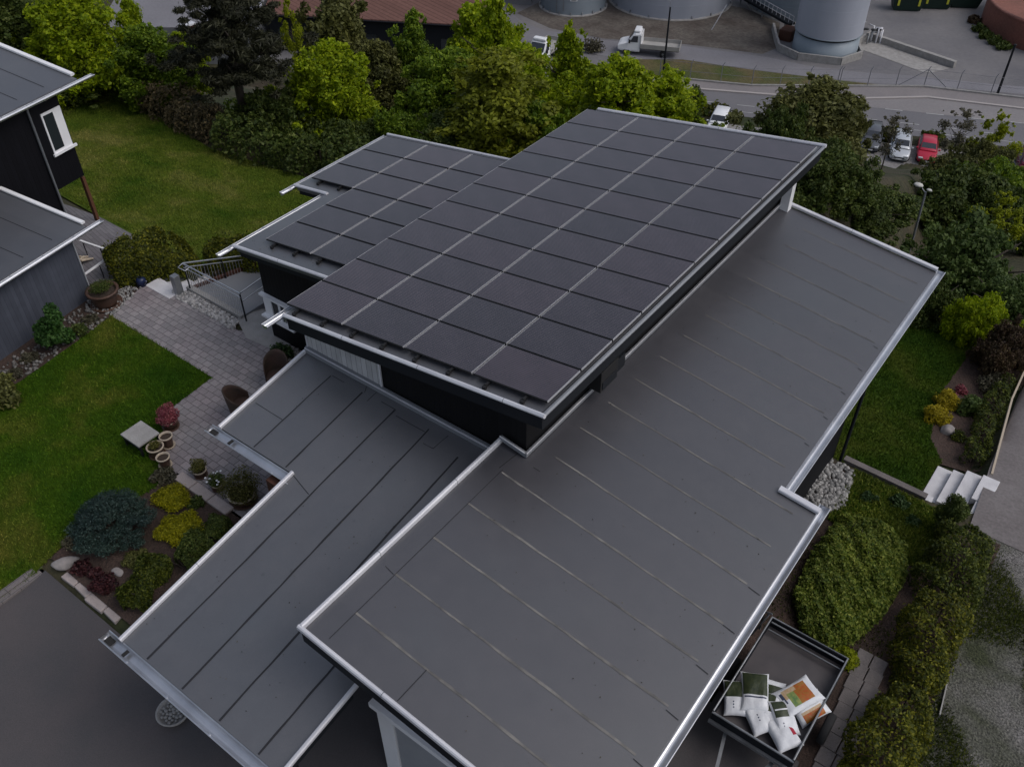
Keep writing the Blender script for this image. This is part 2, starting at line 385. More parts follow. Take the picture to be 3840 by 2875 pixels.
def sheet(name, poly, dz, m, res=.5, zf=hgt, kind='structure', jig=0.):
    bm = bmesh.new()
    if jig:
        q = []
        for i, a in enumerate(poly):
            b = poly[(i+1) % len(poly)]; L = math.hypot(b[0]-a[0], b[1]-a[1]); n = max(1, int(L/.25))
            for k in range(n):
                t = k/n; j = jig if k else 0
                q.append((a[0]+(b[0]-a[0])*t+random.uniform(-j, j), a[1]+(b[1]-a[1])*t+random.uniform(-j, j)))
        poly = q
    vv = [bm.verts.new((x, y, 0)) for x, y in poly]
    from mathutils.geometry import tessellate_polygon
    for t in tessellate_polygon([[Vector((x, y, 0)) for x, y in poly]]):
        try: bm.faces.new([vv[i] for i in t])
        except ValueError: pass
    for ax in (0, 1):
        lo = min(p[ax] for p in poly); hi = max(p[ax] for p in poly)
        k = math.floor(lo/res)+1
        while k*res < hi:
            co = [0,0,0]; no = [0,0,0]; co[ax] = k*res; no[ax] = 1
            bmesh.ops.bisect_plane(bm, geom=bm.verts[:]+bm.edges[:]+bm.faces[:], plane_co=co, plane_no=no); k += 1
    for v in bm.verts: v.co.z = (zf(v.co.x, v.co.y) if callable(zf) else zf)+dz
    bmesh.ops.recalc_face_normals(bm, faces=bm.faces)
    if sum(f.normal.z for f in bm.faces) < 0: bmesh.ops.reverse_faces(bm, faces=bm.faces)
    for f in bm.faces: f.smooth = True
    me = bpy.data.meshes.new(name); bm.to_mesh(me); bm.free(); me.materials.append(MT[m])
    o = bpy.data.objects.new(name, me); COL.objects.link(o); o['kind'] = kind
    return o
sheet('driveway', [(-15.1,-25),(-.25,-25),(-.25,9),(-.45,11.6),(-2.4,12.2),(-2.4,9.3),(-12.35,9.3),(-12.35,3.52),(-15.1,3.52)], .03, 'asphalt', .3)
sheet('lawn', [(-22.4,-12),(-15.22,-12),(-15.22,3.9),(-14.8,6.7),(-15.5,6.95),(-16.75,7.9),(-16.87,9.5),(-21.2,9.52),(-20.95,8),(-20.6,5.5),(-20.2,2.5)], .05, 'lawn', .3, jig=.025)
sheet('flower_bed', [(-15.2,3.75),(-12.3,3.75),(-12.3,6.85),(-14.85,6.85)], .06, 'soil', .3)
sheet('patio', [(-16.87,9.5),(-16.75,7.9),(-15.5,6.95),(-14.85,6.8),(-12.3,6.8),(-12.3,11.7),(-16.9,11.7),(-17.85,11.2),(-20.35,11.2),(-21.72,10.95),(-21.25,9.52)], .06, 'paver', .3)
sheet('landing', [(-18.25,11.5),(-17.4,11.1),(-16.2,11.2),(-16.3,12.2),(-18.2,12.6)], .075, 'concrete', .3)
sheet('rock_border', [(-21.2,9.52),(-21.75,10.9),(-22.5,10.2),(-22.9,9.8),(-22.3,8.9),(-21.3,3),(-20.5,2.2),(-20.6,5.5),(-20.95,8)], .045, 'soil', .3)
sheet('back_lawn', [(-48,14.5),(-30,12.8),(-26.6,12.7),(-24.4,12.7),(-22,13.2),(-17,14.6),(-12,14.6),(-12,21.8),(-18,21.8),(-25.5,20.6),(-30.3,19.9),(-35.2,20.6),(-48,20.0)], .06, 'lawn_back', .4)
sheet('slate_terrace', [(-29,12.0),(-25.2,10.0),(-22.4,10.1),(-23.1,11.9),(-24.0,12.6),(-25.6,12.95)], .055, 'paver2', .3)
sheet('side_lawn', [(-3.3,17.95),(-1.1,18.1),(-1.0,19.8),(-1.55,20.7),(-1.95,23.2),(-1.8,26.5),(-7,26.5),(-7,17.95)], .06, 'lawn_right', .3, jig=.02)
sheet('planting_bed', [(-1.0,19.7),(-.1,19.9),(-.25,24),(.3,28),(-1.9,28),(-1.95,23.2),(-1.55,20.7)], .05, 'soil', .3)
sheet('shrub_bed', [(-3.1,9.8),(-.6,9.2),(-.3,6),(.95,6),(.95,17.2),(-3.1,17.45)], .035, 'soil', .3)
sheet('garden_grass', [(-2.5,15.4),(-.2,15.2),(-.2,17.4),(-2.6,17.5)], .055, 'lawn_right', .3)
sheet('gravel_path', [(.95,-25),(14,-25),(14,17.4),(.5,17.4),(.8,12)], .03, 'gravel', .3, jig=.03)
sheet('footpath', [(.22,17.3),(10,17.3),(10,40),(1.2,40),(-.1,24.5),(.05,19.8)], .04, 'path', .3)

# far street level, flat at ZS
ZS = -23.5
def flat(name, poly, dz, m, kind='structure'): return sheet(name, poly, dz, m, 400, ZS, kind)
flat('yard', [(-150,60),(-62,77),(-47.2,80.9),(-34.5,86.3),(-20.4,96.4),(-11.5,99.6),(40,116),(40,200),(-150,200)], .02, 'yard')
flat('road', [(-90,55.6),(-36.5,77.7),(-15,86.1),(60,115),(60,125),(-10.8,97.0),(-19.2,94.0),(-26.9,87.9),(-39.9,81.8),(-90,60.4)], .02, 'road')
flat('bus_bay', [(-27.5,86.95),(-25,87.75),(-20.2,89.75),(-13.4,92.4),(20,105),(20,108),(-10.8,96.9),(-19.2,93.9),(-26.9,87.8)], .032, 'road_light')
flat('sidewalk', [(-60,73.6),(-39.84,81.75),(-26.95,87.85),(-19.27,94.1),(-10.85,97.05),(25,109),(25,112.5),(-11.5,99.5),(-20.35,96.35),(-34.54,86.3),(-42.8,82.9),(-60,75.7)], .045, 'sidewalk')
flat('access_lane', [(-75,92),(-68.4,89.2),(-63.5,86.6),(-60,86.1),(-56.4,87.6),(-53.9,87.3),(-45.2,91.4),(-36.3,94.0),(-31.6,94.5),(-26.9,96.1),(-23,98),(-14,101.5),(0,108),(0,105.5),(-14,99.5),(-20.4,96.6),(-23.9,94.6),(-30.3,92.0),(-36.6,89.9),(-43.4,88.1),(-49.1,84.2),(-60.2,82.3),(-75,82)], .034, 'lane')
flat('verge', [(-49.1,83.9),(-43.4,88.0),(-36.6,89.8),(-30.3,91.9),(-23.7,94.3),(-27.2,91.0),(-34.6,86.5),(-40.9,83.7),(-47.2,81.0)], .05, 'verge')
flat('oily_ground', [(-66,88.6),(-60,87),(-53.5,88),(-45.2,92),(-37.2,94.5),(-36.6,97),(-39.5,104),(-45,106),(-58,104),(-66,97)], .03, 'yardsoil')
flat('concrete_pad', [(-30.3,102.3),(-29.1,105.2),(-19.7,102.5),(-20.8,100.3),(-21.7,99.9)], .05, 'concrete')
flat('parking', [(-38,73.5),(-33.3,76.8),(-19.8,82.0),(-14.8,84.0),(-4,88),(2,82),(-10,77.5),(-17,75.6),(-30,70)], .03, 'parking')
mb = MB()
for a, b in (((-46.5,79.0),(-39.84,81.68)),((-39.84,81.68),(-26.95,87.78)),((-26.95,87.78),(-19.27,94.02)),((-19.27,94.02),(-10.85,96.97)),((-10.85,96.97),(20,107.4))):
    mb.bar((*a, ZS+.08), (*b, ZS+.08), .3, .14)
tag(mb.build('kerb', 'kerb'), None, None, kind='structure')
mb = MB()
for a, b in (((-43.2,82.6),(-34.54,86.22)),((-34.54,86.22),(-20.35,96.3)),((-20.35,96.3),(-11.5,99.44)),((-11.5,99.44),(10,106.3))):
    mb.bar((*a, ZS+.1), (*b, ZS+.1), .22, .2)
tag(mb.build('plinth_kerb', 'concrete'), None, None, kind='structure')
mb = MB()
T2 = Vector((.925, .38, 0)); N2 = Vector((-.38, .925, 0))
def dash(x, y, L, w=.14):
    p = Vector((x, y, 0)); c = [p-N2*w/2, p+T2*L-N2*w/2, p+T2*L+N2*w/2, p+N2*w/2]
    mb.add([(v.x, v.y, ZS+.042) for v in c], [(0,1,2,3)])
for x, y in ((-25,87.6),(-21.7,89.06),(-18.2,90.45),(-14.7,91.8),(-11.2,93.3)): dash(x, y, 1.6)
for x, y in ((-37.2,79.96),(-33.7,81.4),(-30.2,82.8),(-26.5,84.2),(-23,85.6),(-19.5,87),(-16.4,88.2),(-12.8,89.5),(-9,91)): dash(x, y, 1.7, .12)
dash(-40.5, 77, 27, .1); dash(-16, 86.7, 20, .1)
for q in range(9): dash(-29+q*.1, 99+q*.5, .01)
tag(mb.build('road_markings', 'line'), None, None, kind='structure')

# ------------------------------------------------------------------ the house
house = empty('house', (-9.6, 14.8, .35), 'dark clad house with stacked flat grey felt roofs and pale metal edges, in the middle', 'house')
ZM = lambda x, y=0: 5.57+.13*(x+6.134)
ZF = lambda x, y: 3.53+.1542*(y-9.365)
ZD = lambda x, y=0: 3.98-.115*(x+7.31)
ZU = lambda x, y=0: 3.78+.13*(x+14.7)
def hb(mbo, name, mats, bevel=0., label=None):
    if name in ('verge_trim', 'gutter', 'fascia', 'flashing', 'flashing_lip', 'corner_trim', 'downpipe', 'carport_post', 'gutter_outlet') and len(mbo.marks) > 1:
        return [hb_one(q, name, mats, bevel) for q in mbo.pieces()]
    return hb_one(mbo, name, mats, bevel, label)
def hb_one(mbo, name, mats, bevel=0., label=None):
    if name == 'verge_trim': mats = ['trim', 'trim2']
    elif not isinstance(mats, (list, tuple)): mats = [mats, 'trim2'] if max(mbo.m, default=0) else mats
    o = mbo.build(name, mats, house, bevel=bevel)
    if label: o['label'] = label
    return o
def slab(poly, zf, th, mats, name='roof', seams=None, label=None):
    m = MB(); m.prism(poly, zf, lambda x, y: zf(x, y)-th)
    if seams:
        m.mi = 1
        for (a, b, w) in seams:
            n = max(2, int(math.hypot(b[0]-a[0], b[1]-a[1])/.35)); d = (Vector(b)-Vector(a)).normalized(); nn = Vector((-d.y, d.x))
            prev = None; vs = []; fs = []
            for i in range(n+1):
                p = Vector(a)+(Vector(b)-Vector(a))*i/n+nn*random.uniform(-.006, .006); ww = w*random.uniform(.75, 1.2)/2
                for k, q in enumerate((p-nn*ww, p+nn*ww)): vs.append((q.x, q.y, zf(q.x, q.y)+.005))
                if i: fs.append((2*i-2, 2*i-1, 2*i+1, 2*i))
            m.add(vs, fs)
    return hb(m, name, mats, label=label)
# main roof
slab([(-12.5,8.98),(-6.2,8.98),(-6.2,20.5),(-12.5,20.5)], ZM, .2, ['felt_front'], label='highest roof, covered in solar panels')
m = MB()
m.bar((-12.5,8.94,ZM(-12.5)), (-6.1,8.94,ZM(-6.1)), .09, .085, ch=.03)
m.bar((-12.5,20.54,ZM(-12.5)+.01), (-6.1,20.54,ZM(-6.1)+.01), .10, .08, ch=.025)
hb(m, 'verge_trim', 'trim')
m = MB(); m.bar((-6.14,8.985,ZM(-6.14)-.01), (-6.14,20.49,ZM(-6.14)-.01), .085, .07, ch=.025); hb(m, 'edge_trim', 'trim2')
m = MB()
m.hexa([(-12.45,8.955,ZM(-12.45)-.34),(-6.16,8.955,ZM(-6.16)-.34),(-6.16,8.978,ZM(-6.16)-.34),(-12.45,8.978,ZM(-12.45)-.34),
        (-12.45,8.955,ZM(-12.45)-.045),(-6.16,8.955,ZM(-6.16)-.045),(-6.16,8.978,ZM(-6.16)-.045),(-12.45,8.978,ZM(-12.45)-.045)])
m.box(-6.195, -6.165, 8.98, 20.5, ZM(-6.2)-.36, ZM(-6.2)-.04)
m.prism([(-12.4,8.99),(-6.22,8.99),(-6.22,20.4),(-12.4,20.4)], lambda x, y: ZM(x)-.205, lambda x, y: ZM(x)-.225)
hb(m, 'fascia', 'fascia')
m = MB(); m.gutter((-12.6,8.5,ZM(-12.6)-.03), (-12.6,20.5,ZM(-12.6)-.03), .08)
m.box(-12.53, -12.51, 8.96, 20.5, ZM(-12.5)-.2, ZM(-12.5)-.005)
hb(m, 'gutter', 'zinc')
m = MB(); m.prism([(-12.4,9.37),(-6.78,9.37),(-6.78,20.18),(-12.4,20.18)], lambda x, y: ZM(x)-.23, -2.)
hb(m, 'wall', 'blackfront')
m = MB(); m.hexa([(-12.44,9.345,3.6),(-10.36,9.345,3.6),(-10.36,9.366,3.6),(-12.44,9.366,3.6),(-12.44,9.345,ZM(-12.44)-.36),(-10.36,9.345,ZM(-10.36)-.36),(-10.36,9.366,ZM(-10.36)-.36),(-12.44,9.366,ZM(-12.44)-.36)])
hb(m, 'clapboard_panel', 'clap')
m = MB(); m.bar((-12.86,9.33,4.05), (-12.46,9.33,4.05), .07, .035); m.bar((-12.455,9.335,4.05), (-12.455,9.335,3.55), .03, .03, (1,0,0))
m.bar((-10.34,9.34,3.6), (-10.34,9.34,4.5), .035, .04, (1,0,0))
hb(m, 'corner_trim', 'trim')
m = MB()
m.bar((-12.5,9.30,3.6), (-7.42,9.30,3.6), .035, .15, ch=.008); m.bar((-12.5,9.318,3.69), (-7.42,9.318,3.69), .05, .012)
m.bar((-7.3,9.29,4.10), (-6.74,9.29,4.0), .05, .10); m.bar((-6.735,9.28,3.985), (-6.735,20.2,3.985), .05, .11, ch=.01)
hb(m, 'flashing', 'trim2')
m = MB()
m.bar((-12.5,9.278,3.665), (-7.42,9.278,3.665), .022, .022); m.bar((-7.3,9.262,4.155), (-6.74,9.262,4.055), .02, .02); m.bar((-6.705,9.28,4.04), (-6.705,20.2,4.04), .018, .018)
hb(m, 'flashing_lip', 'trim')
m = MB(); m.box(-6.72, -6.5, 20.0, 20.22, 3.7, ZM(-6.6)-.25)
hb(m, 'corner_panel', 'white')
m = MB(); m.box(-6.77, -6.42, 11.25, 11.85, 4.22, 4.72); m.mi = 1; m.box(-6.76, -6.44, 11.86, 12.15, 4.3, 4.62); m.box(-6.45, -6.405, 11.3, 11.8, 4.27, 4.45)
hb(m, 'vent_box', ['dark', 'fascia'], .01)
# left wing
slab([(-16.98,11.18),(-12.3,11.18),(-12.3,17.98),(-18.2,17.98),(-18.2,14.32),(-16.98,14.32)], ZU, .16, ['felt_old'], label='low roof of the left wing with a stepped corner')
m = MB()
m.bar((-17.02,11.14,ZU(-17)+.01), (-12.4,11.14,ZU(-12.4)+.01), .09, .09, ch=.03)
m.bar((-18.24,14.28,ZU(-18.24)+.01), (-16.94,14.28,ZU(-16.94)+.01), .09, .09, ch=.03)
m.bar((-18.24,18.02,ZU(-18.24)+.01), (-12.4,18.02,ZU(-12.4)+.01), .08, .07, ch=.02)
hb(m, 'verge_trim', 'trim')
m = MB(); m.gutter((-17.07,10.68,ZU(-17)-.05), (-17.07,14.25,ZU(-17)-.05), .075); m.gutter((-18.3,13.84,ZU(-18.3)-.05), (-18.3,18.0,ZU(-18.3)-.05), .075)
hb(m, 'gutter', 'zinc')
m = MB()
m.prism([(-16.9,11.2),(-12.5,11.2),(-12.5,11.22),(-16.9,11.22)], lambda x, y: ZU(x)-.03, lambda x, y: ZU(x)-.3)
m.prism([(-18.15,14.34),(-16.9,14.34),(-16.9,14.36),(-18.15,14.36)], lambda x, y: ZU(x)-.03, lambda x, y: ZU(x)-.28)
hb(m, 'fascia', 'fascia')
m = MB(); m.prism([(-16.88,11.62),(-12.42,11.62),(-12.42,17.6),(-16.88,17.6)], lambda x, y: ZU(x)-.165, -2.)
m.prism([(-18.05,14.75),(-16.885,14.75),(-16.885,17.55),(-18.05,17.55)], lambda x, y: ZU(x)-.17, -2.)
hb(m, 'wall', 'blackfront')
wf = hb(MB().box(-16.98,-15.75,11.5,11.618,1.80,1.86), 'window', 'white')
MB().box(-17.0,-15.75,11.46,11.618,1.13,1.18).build('sill', 'white', wf)
for x0, x1 in ((-16.92,-16.62),(-16.36,-16.28),(-16.1,-16.02),(-15.84,-15.76)): MB().box(x0,x1,11.57,11.619,1.18,1.80).build('frame', 'white', wf)
MB().box(-16.62,-15.84,11.6,11.617,1.18,1.80).build('pane', 'glass', wf)
# front roof over entrance and carport
pf = [(-12.5,6.92),(-10.42,6.92),(-10.42,2.93),(-6.6,2.93),(-6.6,9.3),(-12.5,9.3)]
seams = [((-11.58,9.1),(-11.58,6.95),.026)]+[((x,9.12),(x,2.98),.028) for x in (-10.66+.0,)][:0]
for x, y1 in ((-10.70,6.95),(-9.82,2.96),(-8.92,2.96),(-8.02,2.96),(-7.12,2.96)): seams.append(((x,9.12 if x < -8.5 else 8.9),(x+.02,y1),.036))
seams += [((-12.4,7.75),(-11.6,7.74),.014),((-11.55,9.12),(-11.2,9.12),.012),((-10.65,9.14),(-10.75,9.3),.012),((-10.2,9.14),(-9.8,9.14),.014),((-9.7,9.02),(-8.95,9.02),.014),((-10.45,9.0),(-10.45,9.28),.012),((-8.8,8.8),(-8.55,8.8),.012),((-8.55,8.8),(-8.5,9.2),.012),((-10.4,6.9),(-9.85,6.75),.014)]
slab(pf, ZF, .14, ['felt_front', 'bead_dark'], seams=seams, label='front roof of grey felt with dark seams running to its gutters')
m = MB()
def vb(x, y0, y1, w=.075, h=.09, dz=.035): m.bar((x,y0,ZF(x,y0)+dz), (x,y1,ZF(x,y1)+dz), w, h, ch=.018)
vb(-12.53, 6.9, 9.3); vb(-10.45, 2.9, 6.93); vb(-6.57, 2.9, 4.62)
hb(m, 'verge_trim', 'trim')
m = MB()
m.gutter((-10.36,6.80,ZF(0,6.85)-.02), (-12.76,6.80,ZF(0,6.85)-.02), .10); m.gutter((-6.45,2.82,ZF(0,2.9)-.02), (-10.80,2.82,ZF(0,2.9)-.02), .105)
hb(m, 'gutter', 'zinc')
m = MB()
for x, y, z, l in ((-12.63,6.80,ZF(0,6.85)-.095,.16),(-12.1,6.80,ZF(0,6.85)-.05,.06),(-10.67,2.82,ZF(0,2.9)-.10,.17),(-10.22,2.82,ZF(0,2.9)-.05,.06)):
    m.box(x-l/2, x+l/2, y-.06, y+.06, z, z+.025)
hb(m, 'gutter_outlet', 'hole')
m = MB()
m.box(-12.5,-10.44,6.925,6.95,ZF(0,6.92)-.2,ZF(0,6.92)-.01); m.box(-10.43,-6.6,2.935,2.96,ZF(0,2.93)-.26,ZF(0,2.93)-.01)
for x, y0, y1 in ((-10.43,2.96,6.92),(-6.615,2.96,4.5),(-12.51,6.95,9.3)):
    m.hexa([(x-.012,y0,ZF(x,y0)-.26),(x+.012,y0,ZF(x,y0)-.26),(x+.012,y1,ZF(x,y1)-.26),(x-.012,y1,ZF(x,y1)-.26),(x-.012,y0,ZF(x,y0)-.012),(x+.012,y0,ZF(x,y0)-.012),(x+.012,y1,ZF(x,y1)-.012),(x-.012,y1,ZF(x,y1)-.012)])
hb(m, 'fascia', 'fascia')
m = MB()
for x, y in ((-9.6,4.2),(-6.85,3.3)): m.box(x-.06,x+.06,y-.06,y+.06,hgt(x,y),ZF(x,y)-.15)
hb(m, 'carport_post', 'black')
m = MB(); m.box(-10.90,-10.54,6.60,6.78,.2,2.98); hb(m, 'pillar', 'wood', .01, label='broad brown wooden pillar under the front roof')
m = MB(); m.box(-9.4,-6.45,6.72,6.85,-.3,3.0); m.box(-6.42,-6.34,4.76,9.2,-.3,3.2); hb(m, 'wall', 'black')
# side roof
pd = [(-7.28,4.38),(-2.1,4.38),(-2.1,11.68),(-2.78,11.68),(-2.78,20.28),(-6.72,20.28),(-6.72,9.36),(-7.28,9.36)]
seams = [((-6.88,y),(-2.36,y-.03),.042) for y in (5.07,5.98,6.90,7.82)]+[((-6.86,8.74),(-2.36,8.62),.04),((-6.33,9.66),(-2.4,9.54),.036)]
for i in range(12):
    y = 10.56+i*.905
    if y < 20.1: seams.append(((-6.4+.05*i, y),(-2.42 if y < 11.6 else -2.98, y-.08), .030 if i < 5 else .022))
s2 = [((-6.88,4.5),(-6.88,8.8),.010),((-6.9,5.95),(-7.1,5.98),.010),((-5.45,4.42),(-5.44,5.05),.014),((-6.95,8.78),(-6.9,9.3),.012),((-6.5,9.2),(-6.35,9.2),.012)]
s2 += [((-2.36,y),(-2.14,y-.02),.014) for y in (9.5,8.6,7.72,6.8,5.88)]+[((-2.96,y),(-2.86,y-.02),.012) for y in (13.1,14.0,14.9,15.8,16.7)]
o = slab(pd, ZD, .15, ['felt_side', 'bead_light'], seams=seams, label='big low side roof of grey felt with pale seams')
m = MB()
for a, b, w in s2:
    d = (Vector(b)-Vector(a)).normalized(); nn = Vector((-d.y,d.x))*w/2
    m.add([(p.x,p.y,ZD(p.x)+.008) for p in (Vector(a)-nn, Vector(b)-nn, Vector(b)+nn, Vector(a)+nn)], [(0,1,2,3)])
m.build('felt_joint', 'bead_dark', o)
m = MB()
m.bar((-7.31,4.36,3.98+.04), (-7.31,9.30,3.98+.04), .075, .12, ch=.02)
m.bar((-7.35,4.34,ZD(-7.35)+.04), (-2.05,4.34,ZD(-2.05)+.04), .07, .11, ch=.02)
m.bar((-2.84,11.71,ZD(-2.84)+.05), (-2.06,11.71,ZD(-2.06)+.05), .13, .08, ch=.015)
m.bar((-6.62,20.33,ZD(-6.62)+.05), (-2.78,20.33,ZD(-2.78)+.05), .11, .08, ch=.015)
hb(m, 'verge_trim', 'trim')
m = MB()
m.gutter((-2.04,3.9,ZD(-2.1)-.03), (-2.04,11.95,ZD(-2.1)-.03), .095); m.gutter((-2.70,11.72,ZD(-2.78)-.03), (-2.70,20.45,ZD(-2.78)-.03), .09)
hb(m, 'gutter', 'zinc')
m = MB()
m.hexa([(-7.34,4.39,3.98-.34),(-7.29,4.39,3.98-.34),(-7.29,9.3,3.98-.34),(-7.34,9.3,3.98-.34),(-7.34,4.39,3.98),(-7.29,4.39,3.98),(-7.29,9.3,3.98),(-7.34,9.3,3.98)])
m.hexa([(-7.34,4.355,ZD(-7.34)-.36),(-2.1,4.355,ZD(-2.1)-.36),(-2.1,4.378,ZD(-2.1)-.36),(-7.34,4.378,ZD(-7.34)-.36),(-7.34,4.355,ZD(-7.34)),(-2.1,4.355,ZD(-2.1)),(-2.1,4.378,ZD(-2.1)),(-7.34,4.378,ZD(-7.34))])
m.box(-2.15,-2.12,4.39,11.66,ZD(-2.1)-.24,ZD(-2.1)-.02); m.box(-2.82,-2.79,11.7,20.26,ZD(-2.8)-.24,ZD(-2.8)-.02)
m.prism([(-7.2,4.4),(-2.2,4.4),(-2.2,11.6),(-2.85,11.6),(-2.85,20.2),(-6.7,20.2),(-6.7,9.36),(-7.2,9.36)], lambda x, y: ZD(x)-.155, lambda x, y: ZD(x)-.17)
hb(m, 'fascia', 'fascia')
m = MB(); m.prism([(-6.33,4.76),(-2.6,4.76),(-2.6,9.6),(-6.33,9.6)], lambda x, y: ZD(x)-.18, -.5); m.prism([(-6.33,9.7),(-3.2,9.7),(-3.2,17.6),(-6.33,17.6)], lambda x, y: ZD(x)-.18, -2.)
hb(m, 'wall', 'black')
gd = hb(MB().box(-6.0,-3.2,4.735,4.76,0,2.3), 'garage_door', 'grey_board')
gd['label'] = 'blue grey garage door'
m = MB(); m.box(-6.36,-6.02,4.70,4.755,.0,2.28); m.bar((-6.42,4.68,2.34), (-3.0,4.68,2.34), .12, .13); m.box(-3.18,-2.95,4.70,4.755,0,2.28)
m.build('door_frame', 'white', gd)
m = MB(); m.tube([(-3.0,17.62,ZD(-2.8)-.2),(-3.02,17.62,-.9)], .04, 8); m.tube([(-2.45,6.0,3.1),(-2.45,6.0,0)], .04, 8); hb(m, 'downpipe', 'fascia')

# solar panels
ORD = ['front','second','third','fourth','fifth','sixth','seventh','eighth','ninth','tenth','rear']
def panel_proto():
    o = MB().box(.012,1.582,.012,.972,-.03,.0).build('solar_panel', 'solar')
    m = MB()
    m.box(.004,.0115,.01,.974,-.035,.004); m.box(1.5825,1.59,.01,.974,-.035,.004); m.mi = 1
    m.box(.012,1.582,0,.012,-.035,.002); m.box(.012,1.582,.972,.984,-.035,.002)
    f = m.build('frame', ['alu', 'dark'], o, (0,0,0))
    return o
pp = panel_proto(); first = True
tilt = Matrix.Rotation(-math.atan(.13), 4, 'Y')
def put_panel(x, y, z, label, group):
    global first
    o = pp if first else copy_tree(pp)
    first = False
    o.matrix_world = Matrix.Translation((x, y, z)) @ tilt
    o.location = (x, y, z); o.rotation_euler = (0, -math.atan(.13), 0)
    tag(o, label, 'solar panel', group)
CN = ['first','second','third','fourth']
for r in range(11):
    for c in range(4):
        x = -12.64+c*1.618; y = 9.16+r*1.0065
        if r == 0: rn = 'front row'
        elif r == 10: rn = 'rear row'
        else: rn = ORD[r]+' row from front'
        put_panel(x, y, ZM(x)+.12, f'black solar panel on highest roof, {rn}, {CN[c]} column from left', 'solar panels on the highest roof')
for c in range(3):
    for r in range(6):
        if c == 0 and r < 3: continue
        x = -17.97+c*1.632; y = 11.63+r*1.019
        rn = 'front row' if r == 0 else ('rear row' if r == 5 else ORD[r]+' row from front')
        put_panel(x, y, ZU(x)+.12, f'black solar panel on the low left wing roof, {rn}, {["left","middle","right"][c]} column', 'solar panels on the left wing roof')
rl = MB().bar((0,-.13,0),(0,1,0),.04,.05).build('mounting_rail', 'dark'); k0 = True
def rail(x, y0, y1, z, lab):
    global k0
    m = MB().bar((x,y0,z),(x,y1,z),.045,.06); m.box(x-.035,x+.035,y0-.05,y0,z-.08,z+.015)
    o = m.build('mounting_rail', 'dark'); tag(o, lab, 'rail', 'rails under the solar panels')
bpy.data.objects.remove(rl)
for c in range(4):
    for k, dx in enumerate((.36, 1.16)):
        x = -12.64+c*1.618+dx; rail(x, 9.05, 20.2, ZM(x)+.055, f'black mounting rail under the {CN[c]} panel column of the highest roof, {["left","right"][k]} of its pair')
for c in range(3):
    for k, dx in enumerate((.36, 1.16)):
        x = -17.97+c*1.632+dx; rail(x, 11.52 if c else 14.6, 17.7, ZU(x)+.055, f'black mounting rail under the {["left","middle","right"][c]} panel column of the wing roof, {["left","right"][k]} of its pair')

# ------------------------------------------------------------------ neighbours (turned 10 degrees)
A10 = R(9.8)
def rot10(p, c):
    x, y = p[0]-c[0], p[1]-c[1]; return (c[0]+x*math.cos(A10)-y*math.sin(A10), c[1]+x*math.sin(A10)+y*math.cos(A10))
# grey garage: local frame, origin on wall corner (far right)
gar = empty('grey_garage', (-22.45, 9.75, .35), 'slate grey boarded garage with flat felt roof and white edge', 'garage', rz=A10)
def gb(m, n, mt, par=None, bevel=0.): return m.build(n, mt, par if par is not None else gar, (0,0,0), bevel)
gz = lambda x, y=0: 2.16-.09*(x-.1)
gb(MB().prism([(-7,-12),(0,-12),(0,0),(-7,0)], lambda x, y: gz(x)-.12, -.5), 'wall', 'garclad')
m = MB(); m.prism([(-7.3,-12.3),(.16,-12.3),(.16,.48),(-7.3,.48)], gz, lambda x, y: gz(x)-.12)
m.mi = 1
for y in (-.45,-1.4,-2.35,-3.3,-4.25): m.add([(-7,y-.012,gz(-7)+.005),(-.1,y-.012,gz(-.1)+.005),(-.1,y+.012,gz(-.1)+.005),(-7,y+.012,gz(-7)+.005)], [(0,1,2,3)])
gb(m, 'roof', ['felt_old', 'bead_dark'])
m = MB(); m.bar((-7.3,.52,gz(-7.3)+.05),(.04,.52,gz(.04)+.05),.13,.07,ch=.015); gb(m, 'verge_trim', 'white')
m = MB(); m.gutter((.24,-12,gz(.2)-.04),(.24,.95,gz(.2)-.04),.075); gb(m, 'gutter', 'zinc')
gb(MB().box(-.03,.03,-.0,.035,-.3,2.0), 'corner_board', 'grey_board')
# black house
bh = empty('black_house', (-26.05, 12.45, .35), 'black two-storey house with grey felt roof and one white window', 'house', rz=R(10))
def bb(m, n, mt, par=None): return m.build(n, mt, par if par is not None else bh, (0,0,0))
bz = lambda x, y=0: 4.46-.14*(x-.3)
bb(MB().prism([(-9,-12),(0,-12),(0,-1.1),(-9,-1.1)], lambda x, y: bz(x)-.16, -1), 'wall', 'blackclad')
o = bb(MB().prism([(-9,-1.095),(0,-1.095),(0,0),(-9,0)], lambda x, y: bz(x)-.16, 1.55), 'upper_storey', 'blackclad'); o['label'] = 'overhanging upper storey'
m = MB(); m.prism([(-9,-12.4),(.3,-12.4),(.3,.62),(-9,.62)], bz, lambda x, y: bz(x)-.16); m.mi = 1
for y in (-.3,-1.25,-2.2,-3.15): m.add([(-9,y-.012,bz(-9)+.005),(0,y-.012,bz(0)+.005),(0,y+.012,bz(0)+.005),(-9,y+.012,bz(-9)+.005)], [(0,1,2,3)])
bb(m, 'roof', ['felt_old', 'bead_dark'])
m = MB(); m.bar((-9,.66,bz(-9)+.05),(.12,.66,bz(.12)+.05),.14,.08,ch=.015); bb(m, 'verge_trim', 'white')
m = MB(); m.gutter((.38,-12,bz(.3)-.05),(.38,1.15,bz(.3)-.05),.075); bb(m, 'gutter', 'zinc')
m = MB(); m.tube([(.3,-1.25,bz(0)-.1),(.07,-1.12,bz(0)-.4),(.07,-1.12,-.3)], .035, 8); bb(m, 'downpipe', 'trim2')
bb(MB().box(-.12,0,-.1,0,-.9,1.5), 'post', 'postwood')['label'] = 'rust brown post under the overhang'
wn = bb(MB().box(.0,.03,-.74,-.04,2.6,3.85).box(.03,.09,-.80,.06,2.55,2.62), 'window', 'white')
